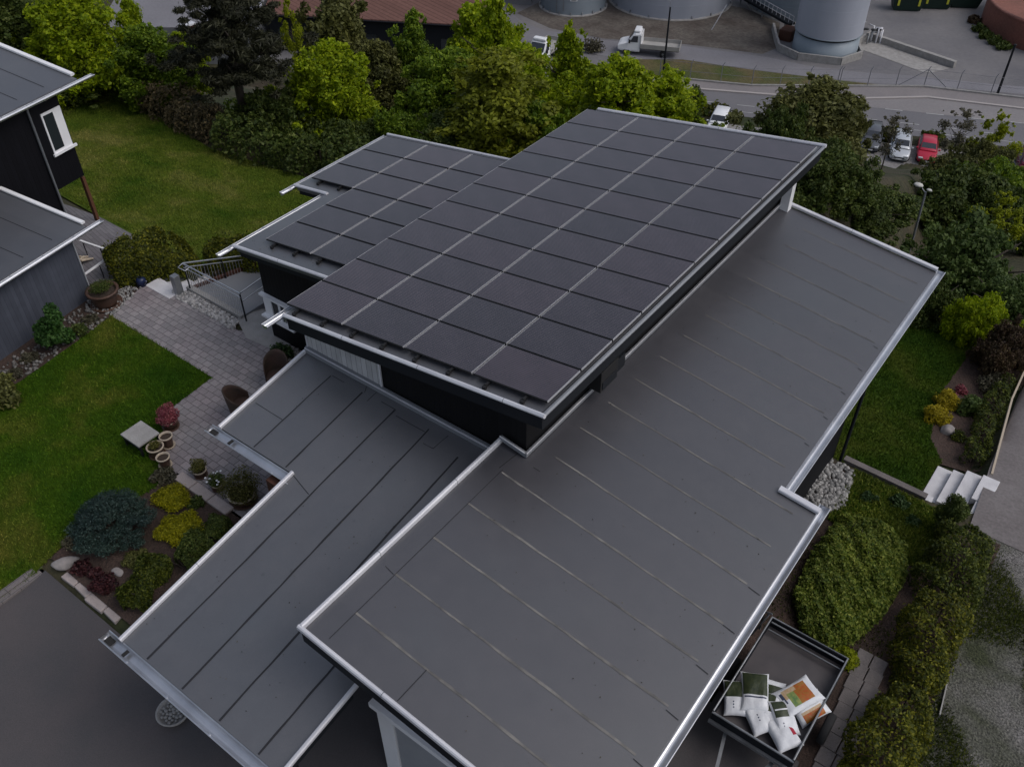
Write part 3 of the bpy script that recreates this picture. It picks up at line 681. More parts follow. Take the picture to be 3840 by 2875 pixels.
wn['label'] = 'white framed window with a broad white board'
bb(MB().box(.031,.036,-.69,-.34,2.69,3.78), 'pane', 'glass', wn)

# ------------------------------------------------------------------ foliage generators
rng = np.random.default_rng(3)
def leaves(centres, out, size, flat=.25, slim=.62, up=.35):
    n = len(centres)
    nr = rng.normal(size=(n, 3))*.75+out*.8+np.array([0, 0, up]); nr /= np.linalg.norm(nr, axis=1)[:, None]
    t = rng.normal(size=(n, 3)); t -= nr*(t*nr).sum(1)[:, None]; t /= np.linalg.norm(t, axis=1)[:, None]
    b = np.cross(nr, t); s = size*rng.uniform(.6, 1.35, n)[:, None]
    a = t*s; w = b*s*slim
    v = np.stack([centres-a, centres+w*.9-a*.1+nr*s*flat*.4, centres+a, centres-w*.9-a*.1+nr*s*flat*.4], 1).reshape(-1, 3)
    return v
def quads_mesh(name, v, m):
    n = len(v)//4; me = bpy.data.meshes.new(name)
    me.vertices.add(len(v)); me.vertices.foreach_set('co', v.astype(np.float32).ravel())
    me.loops.add(len(v)); me.loops.foreach_set('vertex_index', np.arange(len(v), dtype=np.int32))
    me.polygons.add(n); me.polygons.foreach_set('loop_start', np.arange(0, len(v), 4, dtype=np.int32))
    me.update(calc_edges=True); me.validate(); me.materials.append(m)
    return me
def sph(n):
    d = rng.normal(size=(n, 3)); return d/np.linalg.norm(d, axis=1)[:, None]
def lobed(lobes, n, size, squash=1., slim=.62, fill=.55, up=.35, extra=0.):
    """leaf positions spread through the shells of many lobes (x,y,z,r)"""
    L = np.array(lobes); w = L[:, 3]**2; w /= w.sum()
    idx = rng.choice(len(L), n, p=w); d = sph(n)
    rr = L[idx, 3]*(fill+(1-fill)*rng.random(n)**.6)*(1+extra*rng.normal(size=n)*.2)
    off = d*rr[:, None]; off[:, 2] *= squash
    c = L[idx, :3]+off
    return leaves(c, d, size, slim=slim, up=up)
def tree_lobes(prof, z0, z1, n, lr, top=True, seed=0, rag=.28):
    r = random.Random(seed); out = []; p1, p2 = r.uniform(0, 6), r.uniform(0, 6)
    ang = lambda a: 1+rag*math.sin(2*a+p1)+rag*.6*math.sin(3*a+p2)
    for i in range(n):
        t = (i+.5)/n; z = z0+(z1-z0)*t; a = i*2.39996+r.uniform(-.6, .6); pr = prof(t)*ang(a)*r.uniform(.75, 1.15)
        q = pr*r.uniform(.35, .85); l = lr*(.45+.55*pr)*r.uniform(.6, 1.15)
        out.append((q*math.cos(a), q*math.sin(a), z+r.uniform(-.12, .12), l))
        for _ in range(3):
            b = a+r.uniform(-.9, .9); q2 = pr*r.uniform(.75, 1.2); out.append((q2*math.cos(b), q2*math.sin(b), z+r.uniform(-.15, .25), l*r.uniform(.22, .5)))
    if top:
        out.append((0, 0, z1, lr*.45))
        for k in range(7):
            a = r.uniform(0, 6.28); q = r.uniform(.1, .6); out.append((q*math.cos(a), q*math.sin(a), z0+(z1-z0)*(1.08-.35*q)+r.uniform(0, .15), lr*r.uniform(.12, .25)))
    return out
def norm_t(v, H):
    """scale a crown so that its bulk has radius 1 and its tip is at H"""
    rr = np.hypot(v[:, 0], v[:, 1]); v[:, :2] /= np.percentile(rr, 95); v[:, 2] *= H/np.percentile(v[:, 2], 99.5); return v
def trunk_mesh(h, r0, lim, seed=0):
    r = random.Random(seed); m = MB()
    m.tube([(0,0,-.5),(.01,.02,h*.35),(-.02,.03,h*.7),(.02,0,h*.95)], [r0*1.25, r0, r0*.6, r0*.15], 7)
    for i in range(lim):
        a = i*2.4+r.uniform(-.4,.4); z = h*r.uniform(.3,.75); l = r.uniform(.4,.75)
        m.tube([(0,0,z),(math.cos(a)*l*.5,math.sin(a)*l*.5,z+.2),(math.cos(a)*l,math.sin(a)*l,z+.38)], [r0*.45,r0*.3,r0*.1], 5)
    return m
LM = {
 'lime': leaf_mat('leaf_lime', (.13,.20,.004), (.25,.34,.006), (.39,.46,.014), .48),
 'limethin': leaf_mat('leaf_fresh', (.14,.18,.005), (.25,.30,.008), (.36,.39,.02), .45),
 'green': leaf_mat('leaf_green', (.058,.112,.008), (.125,.20,.011), (.22,.30,.022), .42),
 'dark': leaf_mat('leaf_dark', (.028,.050,.008), (.064,.096,.016), (.13,.16,.04), .34),
 'olive': leaf_mat('leaf_olive', (.055,.060,.016), (.105,.112,.028), (.19,.195,.065), .32),
 'olivelime': leaf_mat('leaf_olive_lime', (.092,.11,.007), (.18,.205,.012), (.28,.31,.03), .42),
 'pine': leaf_mat('needle_dark', (.013,.014,.007), (.027,.029,.014), (.05,.052,.028), .12),
 'thin': leaf_mat('leaf_greybrown', (.05,.045,.03), (.085,.08,.05), (.14,.13,.09), .2),
 'bush': leaf_mat('leaf_bush', (.040,.072,.014), (.078,.125,.028), (.14,.19,.06)),
 'red': leaf_mat('leaf_reddish', (.035,.022,.014), (.07,.042,.026), (.13,.10,.05), .2),
 'hedge': leaf_mat('leaf_hedge', (.024,.036,.004), (.075,.088,.006), (.20,.195,.014)),
 'hedge2': leaf_mat('leaf_hedge_dark', (.018,.032,.004), (.050,.070,.007), (.13,.15,.018)),
 'cover': leaf_mat('leaf_cover', (.040,.075,.008), (.12,.165,.018), (.25,.28,.055)),
 'brownhedge': leaf_mat('leaf_brown_hedge', (.065,.053,.028), (.135,.108,.055), (.24,.18,.095), .3),
 'yellow': leaf_mat('leaf_yellow', (.16,.165,.004), (.29,.285,.006), (.42,.39,.015)),
 'gold': leaf_mat('leaf_gold', (.19,.155,.004), (.33,.265,.006), (.44,.36,.02), .3),
 'blue': leaf_mat('needle_blue', (.008,.020,.017), (.020,.044,.038), (.065,.10,.095), .1),
 'purple': leaf_mat('leaf_purple', (.020,.006,.008), (.045,.012,.016), (.085,.028,.03), .2),
 'pinkred': leaf_mat('petal_pink', (.13,.02,.03), (.25,.055,.08), (.42,.16,.18), .2),
 'potgreen': leaf_mat('leaf_pot', (.05,.055,.01), (.12,.12,.025), (.22,.2,.07)),
 'broad': leaf_mat('leaf_broad', (.016,.04,.012), (.035,.075,.02), (.08,.13,.05)),
 'shrubbright': leaf_mat('leaf_bright_shrub', (.02,.06,.012), (.04,.105,.018), (.08,.16,.04)),
}
TEMPL = {}
def make_templates():
    P = lambda *pts: (lambda t: float(np.interp(t, [p[0] for p in pts], [p[1] for p in pts])))
    egg = P((0,.62),(.25,1),(.6,.82),(.85,.5),(1,.16)); dome = P((0,.85),(.3,1),(.7,.75),(1,.3)); spire = P((0,.8),(.3,1),(.55,.62),(.8,.33),(1,.08))
    Q = lambda v, H, lm: quads_mesh('crown_mesh', norm_t(v, H), LM[lm])
    for k in range(3):
        TEMPL['egg%d'%k] = Q(lobed(tree_lobes(egg,.3,2.4,34,.36,seed=k+1), 30000, .044, fill=.35, extra=.9), 2.62, 'green')
        TEMPL['spire%d'%k] = Q(lobed(tree_lobes(spire,.3,2.5,34,.34,seed=k+11), 27000, .043, fill=.35, extra=.9), 2.62, 'lime')
        TEMPL['dome%d'%k] = Q(lobed(tree_lobes(dome,.12,.85,30,.30,seed=k+21), 25000, .034, .8, fill=.35, extra=.9), 1., 'dark')
    TEMPL['pine0'] = Q(lobed(tree_lobes(P((0,.85),(.3,1),(.6,.68),(.85,.42),(1,.15)),.95,2.5,30,.30,seed=31), 42000, .05, .45, .2, .3, .5, 1.), 2.62, 'pine')
    v = lobed(tree_lobes(P((0,.5),(.5,.8),(1,.3)),.8,2.45,12,.26,seed=41), 6000, .042, 1., .6, .2, .3, 1.); TEMPL['thin0'] = Q(v, 2.62, 'limethin')
    v = lobed(tree_lobes(P((0,.3),(.5,.6),(1,.5)),.8,2.45,10,.26,seed=43), 2600, .034, 1., .6, .2, .3, 1.); TEMPL['thin1'] = Q(v, 2.62, 'thin')
make_templates()
TR = {'t': trunk_mesh(2.3,.07,6,1), 'p': trunk_mesh(2.4,.075,9,2), 'w': trunk_mesh(2.3,.035,8,3), 'b': trunk_mesh(.6,.06,6,4)}
TRM = {}
for k, m in TR.items():
    o = m.build('trunk', 'bark'); TRM[k] = o.data; bpy.data.objects.remove(o)
def plant(name, x, y, z, h, r, templ, lm, label, cat, group=None, trunk='t', H=2.62, rz=None, part='crown'):
    e = empty(name, (x, y, z), label, cat, group, random.uniform(0, 6.28) if rz is None else rz, (r, r, h/H))
    c = bpy.data.objects.new(part, TEMPL[templ]); COL.objects.link(c); c.parent = e
    c.material_slots[0].link = 'OBJECT'; c.material_slots[0].material = LM[lm]
    if trunk:
        t = bpy.data.objects.new('trunk' if part == 'crown' else 'stem', TRM[trunk]); COL.objects.link(t); t.parent = e
    return e

TREES = [
('dark','egg0',-40.8,18.3,-1.4,4.6,1.66,'dark green tree at the far left corner behind the black house roof'),
('lime','egg1',-37.9,19.8,-1.6,4.6,1.81,'broad yellow-green tree just right of the dark corner tree, behind the lawn'),
('green','egg2',-35.4,21.4,-1.9,3.6,1.40,'mid green tree left of the tall dark pine, at the lawn edge'),
('lime','egg0',-35.5,23.1,-2.3,3.2,0.92,'small light green tree between the broad lime tree and the pine'),
('lime','spire0',-38.5,22.8,-2.3,4.3,1.05,'slender lime tree rising behind the broad yellow-green one'),
('pine','pine0',-30.6,22.1,-2.0,6.5,1.98,'tall blackish pine towering over the brown hedge'),
('lime','egg1',-28.1,24.8,-2.6,4.2,1.67,'bright yellow-green tree right beside the dark pine'),
('olive','egg2',-33.4,30.6,-5.2,6.4,1.82,'brownish olive tree behind the bright tree, below the tiled roof'),
('limethin','thin0',-71.9,59.3,-23.5,8.9,1.38,'thin fresh yellow tree just right of the pine top'),
('green','spire1',-29.4,31.3,-5.3,5.9,1.66,'green tree in front of the tiled roof, right of the olive tree'),
('olive','egg0',-29.8,29.3,-4.5,4.4,1.35,'dull olive tree low between the bright tree and the central clump'),
('lime','spire2',-26.1,33.3,-5.9,7.5,1.99,'tall pointed lime tree in front of the tank yard driveway'),
('green','egg1',-25.2,28.4,-3.7,4.4,1.71,'green tree left of the big olive-lime crown'),
('olivelime','egg2',-21.0,26.7,-2.3,4.5,2.17,'big round olive-lime tree behind the wing roof'),
('lime','spire0',-25.9,39.3,-8.5,6.8,1.93,'pointed lime tree standing in front of the flatbed truck'),
('lime','egg0',-18.8,32.4,-3.9,4.6,2.00,'wide lime tree behind the back edge of the highest roof'),
('lime','egg1',-18.1,35.6,-5.1,4.3,1.56,'lime tree at the right end of the bright row behind the roof'),
('dark','egg2',-22.6,48.0,-11.5,4.5,0.76,'small dark tree at the right end of the lime row'),
('green','dome0',-19.7,27.3,-2.3,2.7,1.50,'low green tree close behind the highest roof'),
('green','dome1',-31.7,34.4,-8.4,3.8,1.80,'low green tree behind the back corner of the wing roof'),
('olive','egg1',-11.0,34.4,-3.1,4.1,2.00,'large olive tree right of the highest roof, before the road'),
('olive','egg2',-10.0,36.1,-3.5,2.4,0.69,'olive tree at the right side of the large olive tree, hiding a dark car'),
('dark','dome2',-10.5,30.1,-1.0,2.6,1.32,'dark tree below the large olive tree, touching the roof corner'),
('dark','dome0',-8.7,30.4,-1.2,1.8,1.38,'dark bush at the back right corner of the roofs'),
('thin','thin1',-9.9,60.8,-14.6,4.8,1.20,'sparse grey-brown young tree right of the red car'),
('limethin','thin0',-7.8,60.1,-14.3,5.3,1.30,'sparse bright yellow-green tree at the right edge near the road'),
('olive','dome1',-7.9,57.9,-13.0,3.0,1.82,'olive thicket tree below the sparse grey-brown tree'),
('green','dome2',-5.5,49.4,-10.8,3.6,2.30,'green thicket tree at the right edge above the lamp'),
('dark','dome0',-6.5,43.8,-8.8,3.2,2.30,'dark thicket tree right of the garden lamp head'),
('dark','dome1',-3.9,42.6,-8.1,2.8,2.00,'dark thicket tree at the right edge below the green one'),
('limethin','thin0',-3.6,39.0,-6.7,3.2,1.00,'little fresh green tree at the right edge among dark thicket'),
('dark','dome2',-8.3,31.8,-2.2,1.1,1.31,'dark low bush behind the far edge of the side roof'),
('dark','dome0',-7.6,33.4,-4.1,1.7,1.60,'dark low bush left of the garden lamp foot'),
('bush','dome1',-3.3,30.5,-3.7,2.7,2.30,'big rounded mid green bush right of the side roof corner'),
('bush','dome2',-1.6,28.4,-2.9,1.9,1.40,'rounded green bush at the right edge in front of the bigger one'),
('lime','dome0',-2.0,26.7,-2.3,1.5,0.75,'small bright drooping lime shrub at the end of the side lawn'),
('dark','dome1',-3.5,27.2,-2.6,1.5,1.10,'dark shrub at the far end of the side lawn beside the gutter'),
('red','dome2',-0.9,25.8,-2.3,1.6,0.80,'reddish brown shrub at the right edge beyond the flower bed'),
('dark','dome0',-29.1,23.0,-2.1,2.2,1.44,'dark shrub under the right side of the pine'),
('dark','dome1',-25.9,23.1,-2.1,1.7,1.37,'dark shrub under the bright tree by the wing roof'),
('green','dome2',-24.4,24.6,-2.2,2.0,1.37,'green shrub behind the far corner of the wing roof'),
('dark','dome0',-22.3,25.4,-2.1,1.9,1.51,'dark shrub seen between the wing roof and the highest roof'),
('dark','dome0',-38.8,19.3,-1.6,1.6,1.63,'dark shrub below the broad lime tree at the lawn edge'),
('olive','dome1',-23.5,40.5,-9.3,2.6,2.20,'olive shrub just over the back edge of the highest roof'),
('dark','dome2',-20.5,46.5,-11.2,2.6,2.00,'dark shrub between the lime row and the large olive tree'),
('thin','thin1',-10.8,47.1,-8.3,1.2,0.79,'bare twiggy shrub at the lower edge of the car park'),
('olive','dome2',-7.4,56.5,-13.4,3.2,2.20,'olive bush right of the car park under the thin trees'),
('dark','dome1',-3.6,54.5,-12.8,3.6,2.40,'dark bush at the right edge under the sparse yellow tree'),
]
TREES += [('lime','egg1',-23.2,31.5,-4.5,5.0,1.7,'lime tree between the tall pointed lime and the olive-lime crown'),('lime','egg2',-30.5,37.5,-7.8,6.8,2.0,'lime tree left of the second white truck'),('green','egg0',-26.5,30.8,-4.8,4.6,1.7,'fresh green tree left of the olive-lime crown'),
('dark','dome1',-9.2,26.5,-1.5,2.2,1.5,'dark shrub just over the back verge of the side roof, left part'),('dark','dome2',-7.2,27.2,-2.6,2.0,1.3,'dark shrub just over the back verge of the side roof, middle'),
('green','dome0',-12.5,27.0,-1.3,2.0,1.6,'green shrub peeping over the rear edge of the highest roof'),('dark','dome2',-25.5,29.5,-4.0,2.4,2.0,'dark shrub below the big olive-lime tree'),('dark','egg1',-43.5,19.6,-1.7,4.4,1.9,'dark tree at the left frame edge above the black house roof')]
for lm, t, x, y, z, h, r, lab in TREES:
    top = z+h; z = hgt(x, y); low = t.startswith('dome'); h = max(top-z, 1.3 if low else 3.2)
    if low: plant('tree' if 'tree' in lab else 'shrub', x, y, z, h, r*1.25, t, lm, lab, 'tree' if 'tree' in lab else 'shrub', 'trees and shrubs on the slope', 'b', 1.)
    else: plant('pine_tree' if lm == 'pine' else 'tree', x, y, z, h, r*1.2, t, lm, lab, 'tree', 'trees and shrubs on the slope', {'pine': 'p', 'thin': 'w', 'limethin': 'w'}.get(lm, 't'), 2.62)

# a leafy mass of a given ground plan: clipped hedge, cover or bush, as ONE plant
def hedge(name, path, w, h, n, size, lm, label, cat, group=None, jit=.12, slim=.6, stems=True, hv=.12):
    """path of (x,y): rounded hedge along it"""
    P = [Vector((a[0], a[1], 0)) for a in path]; seg = [(P[i+1]-P[i]).length for i in range(len(P)-1)]; L = sum(seg)
    x0, y0 = path[0]; z0 = hgt(x0, y0)
    e = empty(name, (x0, y0, z0), label, cat, group)
    t = rng.random(n)*L; cs = np.zeros((n, 3)); out = np.zeros((n, 3)); ph = rng.uniform(0, 6.28, 8)
    a = rng.uniform(-.25, math.pi+.25, n); fl = .74+.26*rng.random(n)**.5+.16*(rng.random(n) > .93)*rng.random(n)
    for i in range(n):
        s = t[i]; k = 0
        while k < len(seg)-1 and s > seg[k]: s -= seg[k]; k += 1
        d = (P[k+1]-P[k]).normalized(); p = P[k]+d*s; nn = Vector((-d.y, d.x, 0))
        lump = 1+jit*(math.sin(t[i]*3.1+ph[0]+2*math.sin(a[i]*2+ph[1]))+math.sin(t[i]*7.3+ph[2]+a[i]*3))+hv*math.sin(t[i]*1.3+ph[3])
        end = min(1, (min(t[i], L-t[i])+.05)/(w*.5)); end = math.sqrt(max(.05, 1-(1-end)**2))
        ca, sa = math.cos(a[i]), max(-.1, math.sin(a[i]))
        ca = math.copysign(abs(ca)**.7, ca); sa = math.copysign(abs(sa)**.75, sa)
        q = p+nn*(ca*w/2*lump*fl[i]*end); zz = hgt(q.x, q.y)-z0+sa*h*lump*fl[i]*(.6+.4*end)+.03
        cs[i] = (q.x-x0, q.y-y0, zz); out[i] = (nn.x*ca, nn.y*ca, sa)
    me = quads_mesh('foliage', leaves(cs, out, size, slim=slim), LM[lm])
    f = bpy.data.objects.new('foliage', me); COL.objects.link(f); f.parent = e
    if stems:
        m = MB(); k = .3
        while k < L:
            s = k; j = 0
            while j < len(seg)-1 and s > seg[j]: s -= seg[j]; j += 1
            p = P[j]+(P[j+1]-P[j]).normalized()*s; z = hgt(p.x, p.y)-z0
            for q in range(3): m.tube([(p.x-x0, p.y-y0, z-.1), (p.x-x0+random.uniform(-.3,.3)*w, p.y-y0+random.uniform(-.3,.3)*w, z+h*.7)], [.025,.008], 5)
            k += .5
        m.build('stem', 'bark', e, (0,0,0))
    return e
def shrub(name, x, y, r, h, n, size, lm, label, cat='shrub', group=None, squash=None, slim=.6, z=None, up=.35, nl=9, fill=.5, ry=None):
    z = hgt(x, y) if z is None else z
    e = empty(name, (x, y, z), label, cat, group)
    lob = [(0, 0, h*.5, .55)]
    for i in range(nl):
        a = i*2.4; q = .62*math.sqrt((i+.6)/nl); lob.append((q*math.cos(a), q*math.sin(a)*1., max(.3*r, (h-.3*r)*random.uniform(.25, 1.0)*(1.15-q*.55)), .38*random.uniform(.7, 1.2)))
    L = np.array(lob); L[:, :2] *= r; L[:, 3] *= r
    if ry: L[:, 1] *= ry/r
    v = lobed(L, n, size, min(1.2, h/(r*1.1)) if squash is None else squash, slim, fill, up, .4)
    v[:, 2] = np.maximum(v[:, 2], .0)
    f = bpy.data.objects.new('foliage', quads_mesh('foliage', v, LM[lm])); COL.objects.link(f); f.parent = e
    m = MB()
    for i in range(5): m.tube([(0,0,-.05),(random.uniform(-.5,.5)*r,random.uniform(-.5,.5)*r,h*.6)], [.02,.006], 5)
    m.build('stem', 'bark', e, (0,0,0))
    return e
# hedges round the back lawn
G = 'bushes along the far edge of the back lawn'
hedge('hedge', [(-35.6,21.4),(-32.8,20.9),(-30.6,20.7)], 1.9, 1.35, 7000, .075, 'brownhedge', 'brownish hedge along the far lawn edge below the pine', 'hedge', G)
hedge('hedge', [(-30.3,20.7),(-28.0,20.8),(-25.6,21.5)], 2.0, 1.25, 7000, .08, 'dark', 'dark green hedge right of the brownish one along the lawn', 'hedge', G)
hedge('hedge', [(-25.3,21.7),(-23.0,22.2),(-20,22.8)], 1.9, 1.3, 6000, .08, 'dark', 'dark green hedge end running behind the stepped wing roof', 'hedge', G)
hedge('hedge', [(-40.3,20.2),(-38.3,20.8),(-36.2,21.2)], 1.0, .55, 3000, .06, 'green', 'low green border bushes left of the brownish hedge', 'hedge', G)
shrub('shrub', -41.3, 20.6, 1.35, 1.5, 4000, .08, 'olive', 'round brownish bush at the far end of the lawn by the black house roof', group=G)
shrub('shrub', -44.2, 20.6, 1.5, 1.3, 3500, .08, 'brownhedge', 'brown bush half hidden behind the black house roof edge', group=G)
shrub('shrub', -31.2, 22.6, .9, 1.6, 1800, .08, 'green', 'fresh green bush beside the pale scrap on the pine trunk', group=G)
hedge('hedge', [(-22.6,10.55),(-22.35,11.4),(-21.9,12.2),(-21.4,12.75)], 1.35, 1.15, 15000, .042, 'hedge', 'clipped yellow-green yew hedge between the white steps and the terrace', 'hedge', hv=.04, jit=.06)
hedge('hedge', [(-21.5,13.0),(-20.8,13.7),(-19.9,14.6)], 1.1, 1.45, 11000, .042, 'hedge', 'clipped hedge block behind the stair railing and wing gutter', 'hedge', hv=.04, jit=.06)
shrub('shrub', -20.9, 13.2, .7, .8, 2200, .05, 'red', 'russet shrub behind the top of the stair railing')
shrub('shrub', -21.75, 12.35, .4, .45, 1600, .04, 'thin', 'low straw-coloured shrub left of the white steps')
hedge('hedge', [(-19.0,15.9),(-17.9,17.2)], .8, 1.5, 2400, .06, 'lime', 'leafy green bushes growing along the notch of the wing roof', 'hedge')
shrub('shrub', -18.9, 13.6, .55, 1.9, 1800, .05, 'limethin', 'yellow-green bush rising beside the wing gutter')
# front garden bed
def blue():
    e = empty('juniper', (-14.55, 4.95, hgt(-14.55, 4.95)), 'spreading blue-green juniper at the driveway corner of the flower bed', 'shrub')
    pads = []; r = random.Random(5)
    for i in range(60):
        a = i*2.39996; q = .86*math.sqrt((i+.5)/60); z = .24+.48*(1-q/1.0)+r.uniform(-.08,.12)
        pads.append((q*math.cos(a)*1.0, q*math.sin(a)*.9, z, r.uniform(.11,.2)))
    v = lobed(pads, 26000, .028, .55, .3, .4, .5, .6)
    f = bpy.data.objects.new('foliage', quads_mesh('foliage', v, LM['blue'])); COL.objects.link(f); f.parent = e
    m = MB()
    for x, y, z, q in pads[::2]: m.tube([(0,0,-.1),(x*.5,y*.5,z*.6),(x,y,z)], [.04,.025,.01], 5)
    m.build('stem', 'bark', e, (0,0,0))
blue()
shrub('shrub', -13.42, 5.82, .62, .3, 9000, .032, 'yellow', 'round bright yellow shrub in the middle of the flower bed', slim=.35)
shrub('shrub', -14.28, 6.25, .58, .25, 6000, .03, 'yellow', 'smaller irregular yellow shrub beside the stone edging', slim=.45, ry=.3)
shrub('shrub', -13.75, 6.5, .24, .25, 1100, .03, 'dark', 'small dark green clump with pale flowers by the stone edging')
hedge('shrub', [(-12.95,6.5),(-12.6,5.9),(-12.55,5.2)], .75, .45, 8000, .03, 'dark', 'dark green spreading shrub against the upper part of the front roof edge', 'shrub', jit=.2, hv=.2)
hedge('shrub', [(-12.9,5.1),(-12.85,4.5),(-12.6,3.95)], .8, .42, 9000, .03, 'hedge2', 'dull green spreading shrub at the bed end nearest the front gutter', 'shrub', jit=.2, hv=.2)
shrub('shrub', -13.5, 4.75, .35, .22, 1800, .03, 'olive', 'low olive clump between the juniper and the dull green shrub')
for i, (x, y, r) in enumerate(((-14.35,3.98,.27),(-13.95,4.05,.2),(-13.6,4.02,.33))):
    shrub('heuchera', x, y, r, .22, 1300, .035, 'purple', ['left of the three dark purple plants by the flat stones','small middle one of the dark purple plants by the flat stones','right and largest dark purple plant by the flat stones'][i], 'plant', 'purple plants along the bed edge')
shrub('shrub', -15.0, 6.55, .35, .3, 1200, .035, 'thin', 'greyish clump where lawn, bed and patio meet')
shrub('shrub', -15.05, 4.25, .3, .25, 1000, .03, 'thin', 'grey-brown clump at the outer corner of the bed')
# along the grey garage wall
shrub('shrub', -21.15, 7.85, .52, 1.5, 4200, .055, 'shrubbright', 'upright fresh green shrub against the grey garage wall', squash=1.15, nl=14)
shrub('shrub', -21.2, 8.55, .28, .4, 900, .035, 'dark', 'small dark plant right of the upright shrub by the garage wall')
shrub('shrub', -20.5, 5.7, .75, .8, 3500, .05, 'olive', 'olive bush at the left frame edge below the garage wall')
for i, (x, y) in enumerate(((-21.3,7.1),(-21.05,6.5),(-21.45,9.05))):
    shrub('shrub', x, y, .3, .25, 900, .03, 'thin', ['straggly pale plant below the upright shrub','straggly pale plant nearer the olive bush at the garage wall','straggly pale plant near the big dark pot by the garage'][i], 'plant', 'straggly plants along the garage wall')
# right side
def cover():
    e = empty('shrub', (-1.45, 13.5, hgt(-1.45, 13.5)), 'wide dense green cover shrub right of the side roof gutter', 'shrub')
    n = 34000; poly = [(-2.25,15.6),(-1.5,16.0),(-.75,15.6),(-.45,14.6),(-.5,13.2),(-.75,12.2),(-1.1,11.6),(-1.75,11.9),(-2.2,12.6),(-2.35,14)]
    def inside(x, y):
        c = False
        for i in range(len(poly)):
            x1, y1 = poly[i]; x2, y2 = poly[i-1]
            if (y1 > y) != (y2 > y) and x < (x2-x1)*(y-y1)/(y2-y1)+x1: c = not c
        return c
    def edge(x, y): return min(math.hypot(x-(a[0]+(b[0]-a[0])*t), y-(a[1]+(b[1]-a[1])*t)) for a, b in zip(poly, poly[1:]+poly[:1]) for t in (0,.2,.4,.6,.8))
    cs = []; out = []
    ph = [random.uniform(0,6) for _ in range(4)]
    while len(cs) < n:
        x = random.uniform(-2.5,-.3); y = random.uniform(11.5,16.1)
        if not inside(x, y): continue
        d = min(1, edge(x, y)/.45); top = .46*math.sqrt(1-(1-d)**2)*(1+.13*math.sin(x*6+ph[0]+2*math.sin(y*3))+.1*math.sin(y*8+ph[1])+.06*math.sin(x*17+y*13))
        cs.append((x+1.45, y-13.5, hgt(x, y)-hgt(-1.45,13.5)+top*random.uniform(.72,1.03)+.03)); out.append((0,0,1))
    f = bpy.data.objects.new('foliage', quads_mesh('foliage', leaves(np.array(cs), np.array(out, float), .038), LM['cover'])); COL.objects.link(f); f.parent = e
    m = MB()
    for i in range(20):
        x, y = random.uniform(-.6,.6), random.uniform(-1.4,1.6); m.tube([(x,y,-.2),(x+random.uniform(-.2,.2),y,.45)], [.02,.006], 5)
    m.build('stem', 'bark', e, (0,0,0))
cover()
shrub('shrub', -.75, 11.75, .32, .45, 2500, .035, 'limethin', 'light yellow-green bush beside the trailer corner')
G = 'hedge bushes between the path and the garden'
hedge('hedge', [(.2,16.7),(.28,15.5),(.32,14.3)], 1.1, .9, 11000, .036, 'hedge2', 'dark part of the path hedge nearest the white steps', 'hedge', G, hv=.2)
hedge('hedge', [(.38,14.2),(.42,12.9),(.45,11.7)], 1.05, .85, 10000, .036, 'hedge', 'middle yellow-tipped bush of the hedge along the gravel path', 'hedge', G, hv=.2)
hedge('hedge', [(.48,11.6),(.5,10.4),(.55,8.6)], 1.0, .85, 12000, .034, 'hedge', 'lowest yellow-tipped bush of the path hedge, beside the trailer', 'hedge', G, hv=.2)
shrub('conifer_shrub', -.25, 16.75, .40, 1.25, 4200, .045, 'dark', 'upright dark conifer in front of the white side steps', squash=1.5, slim=.3)
shrub('shrub', -2.0, 16.7, .25, .2, 700, .04, 'broad', 'small leafy clump on the grass beside the grey pebbles')
shrub('shrub', -1.35, 17.0, .3, .25, 900, .04, 'broad', 'larger leafy clump below the low retaining wall')
shrub('shrub', -.9, 16.6, .22, .2, 600, .04, 'broad', 'leafy clump near the foot of the dark conifer')
shrub('shrub', -1.66, 22.75, .45, .5, 3200, .035, 'gold', 'upper golden yellow shrub in the side lawn bed', slim=.4)
shrub('shrub', -1.68, 21.75, .45, .48, 3200, .035, 'gold', 'lower golden yellow shrub in the side lawn bed', slim=.4)
shrub('rhododendron', -1.05, 22.9, .5, .6, 1800, .045, 'bush', 'grey-green rhododendron with a white flower head beside the golden shrubs')
shrub('shrub', -1.5, 23.7, .22, .4, 500, .035, 'pinkred', 'small red flowering plant behind the golden shrubs', 'plant')
shrub('shrub', -.7, 24.6, .7, .5, 2500, .04, 'thin', 'grey heathery shrub at the back of the side bed')
hedge('hedge', [(-.35,20.1),(-.45,21.5),(-.55,23.2),(-.5,25)], .6, .55, 6000, .036, 'hedge2', 'low dark hedge strip along the pale path kerb', 'hedge')
shrub('shrub', -.95, 21.2, .28, .3, 900, .03, 'hedge2', 'small green clump between boulder and low hedge')
# ivy-like growth and far shrubs
hedge('hedge', [(-20.0,82.7),(-18.4,83.4)], 1.1, 1.0, 900, .16, 'hedge', 'low clipped hedge between the dark and silver cars', 'hedge')
hedge('hedge', [(-36.5,77.4),(-33.2,78.6)], 1.1, 1.0, 900, .16, 'hedge', 'low clipped hedge left of the white car by the road', 'hedge')
hedge('hedge', [(-16.8,84.2),(-14.9,85.0)], 1.1, 1.0, 700, .16, 'hedge2', 'dark low hedge behind the red car', 'hedge')
for i, (x, y) in enumerate(((-21.6,117.4),(-20.3,114.9),(-19.2,113.3),(-18.0,112.1),(-16.7,111.2))):
    shrub('shrub', x, y, 1.0, .9, 420, .2, 'dark' if i else 'red', ['reddish shrub at the left end of the round brick wall','first dark shrub right of the reddish one at the brick wall','middle dark shrub at the foot of the brick wall','dark shrub right of the middle at the brick wall','dark shrub nearest the lamp pole at the brick wall'][i], group='shrubs at the foot of the brick wall')
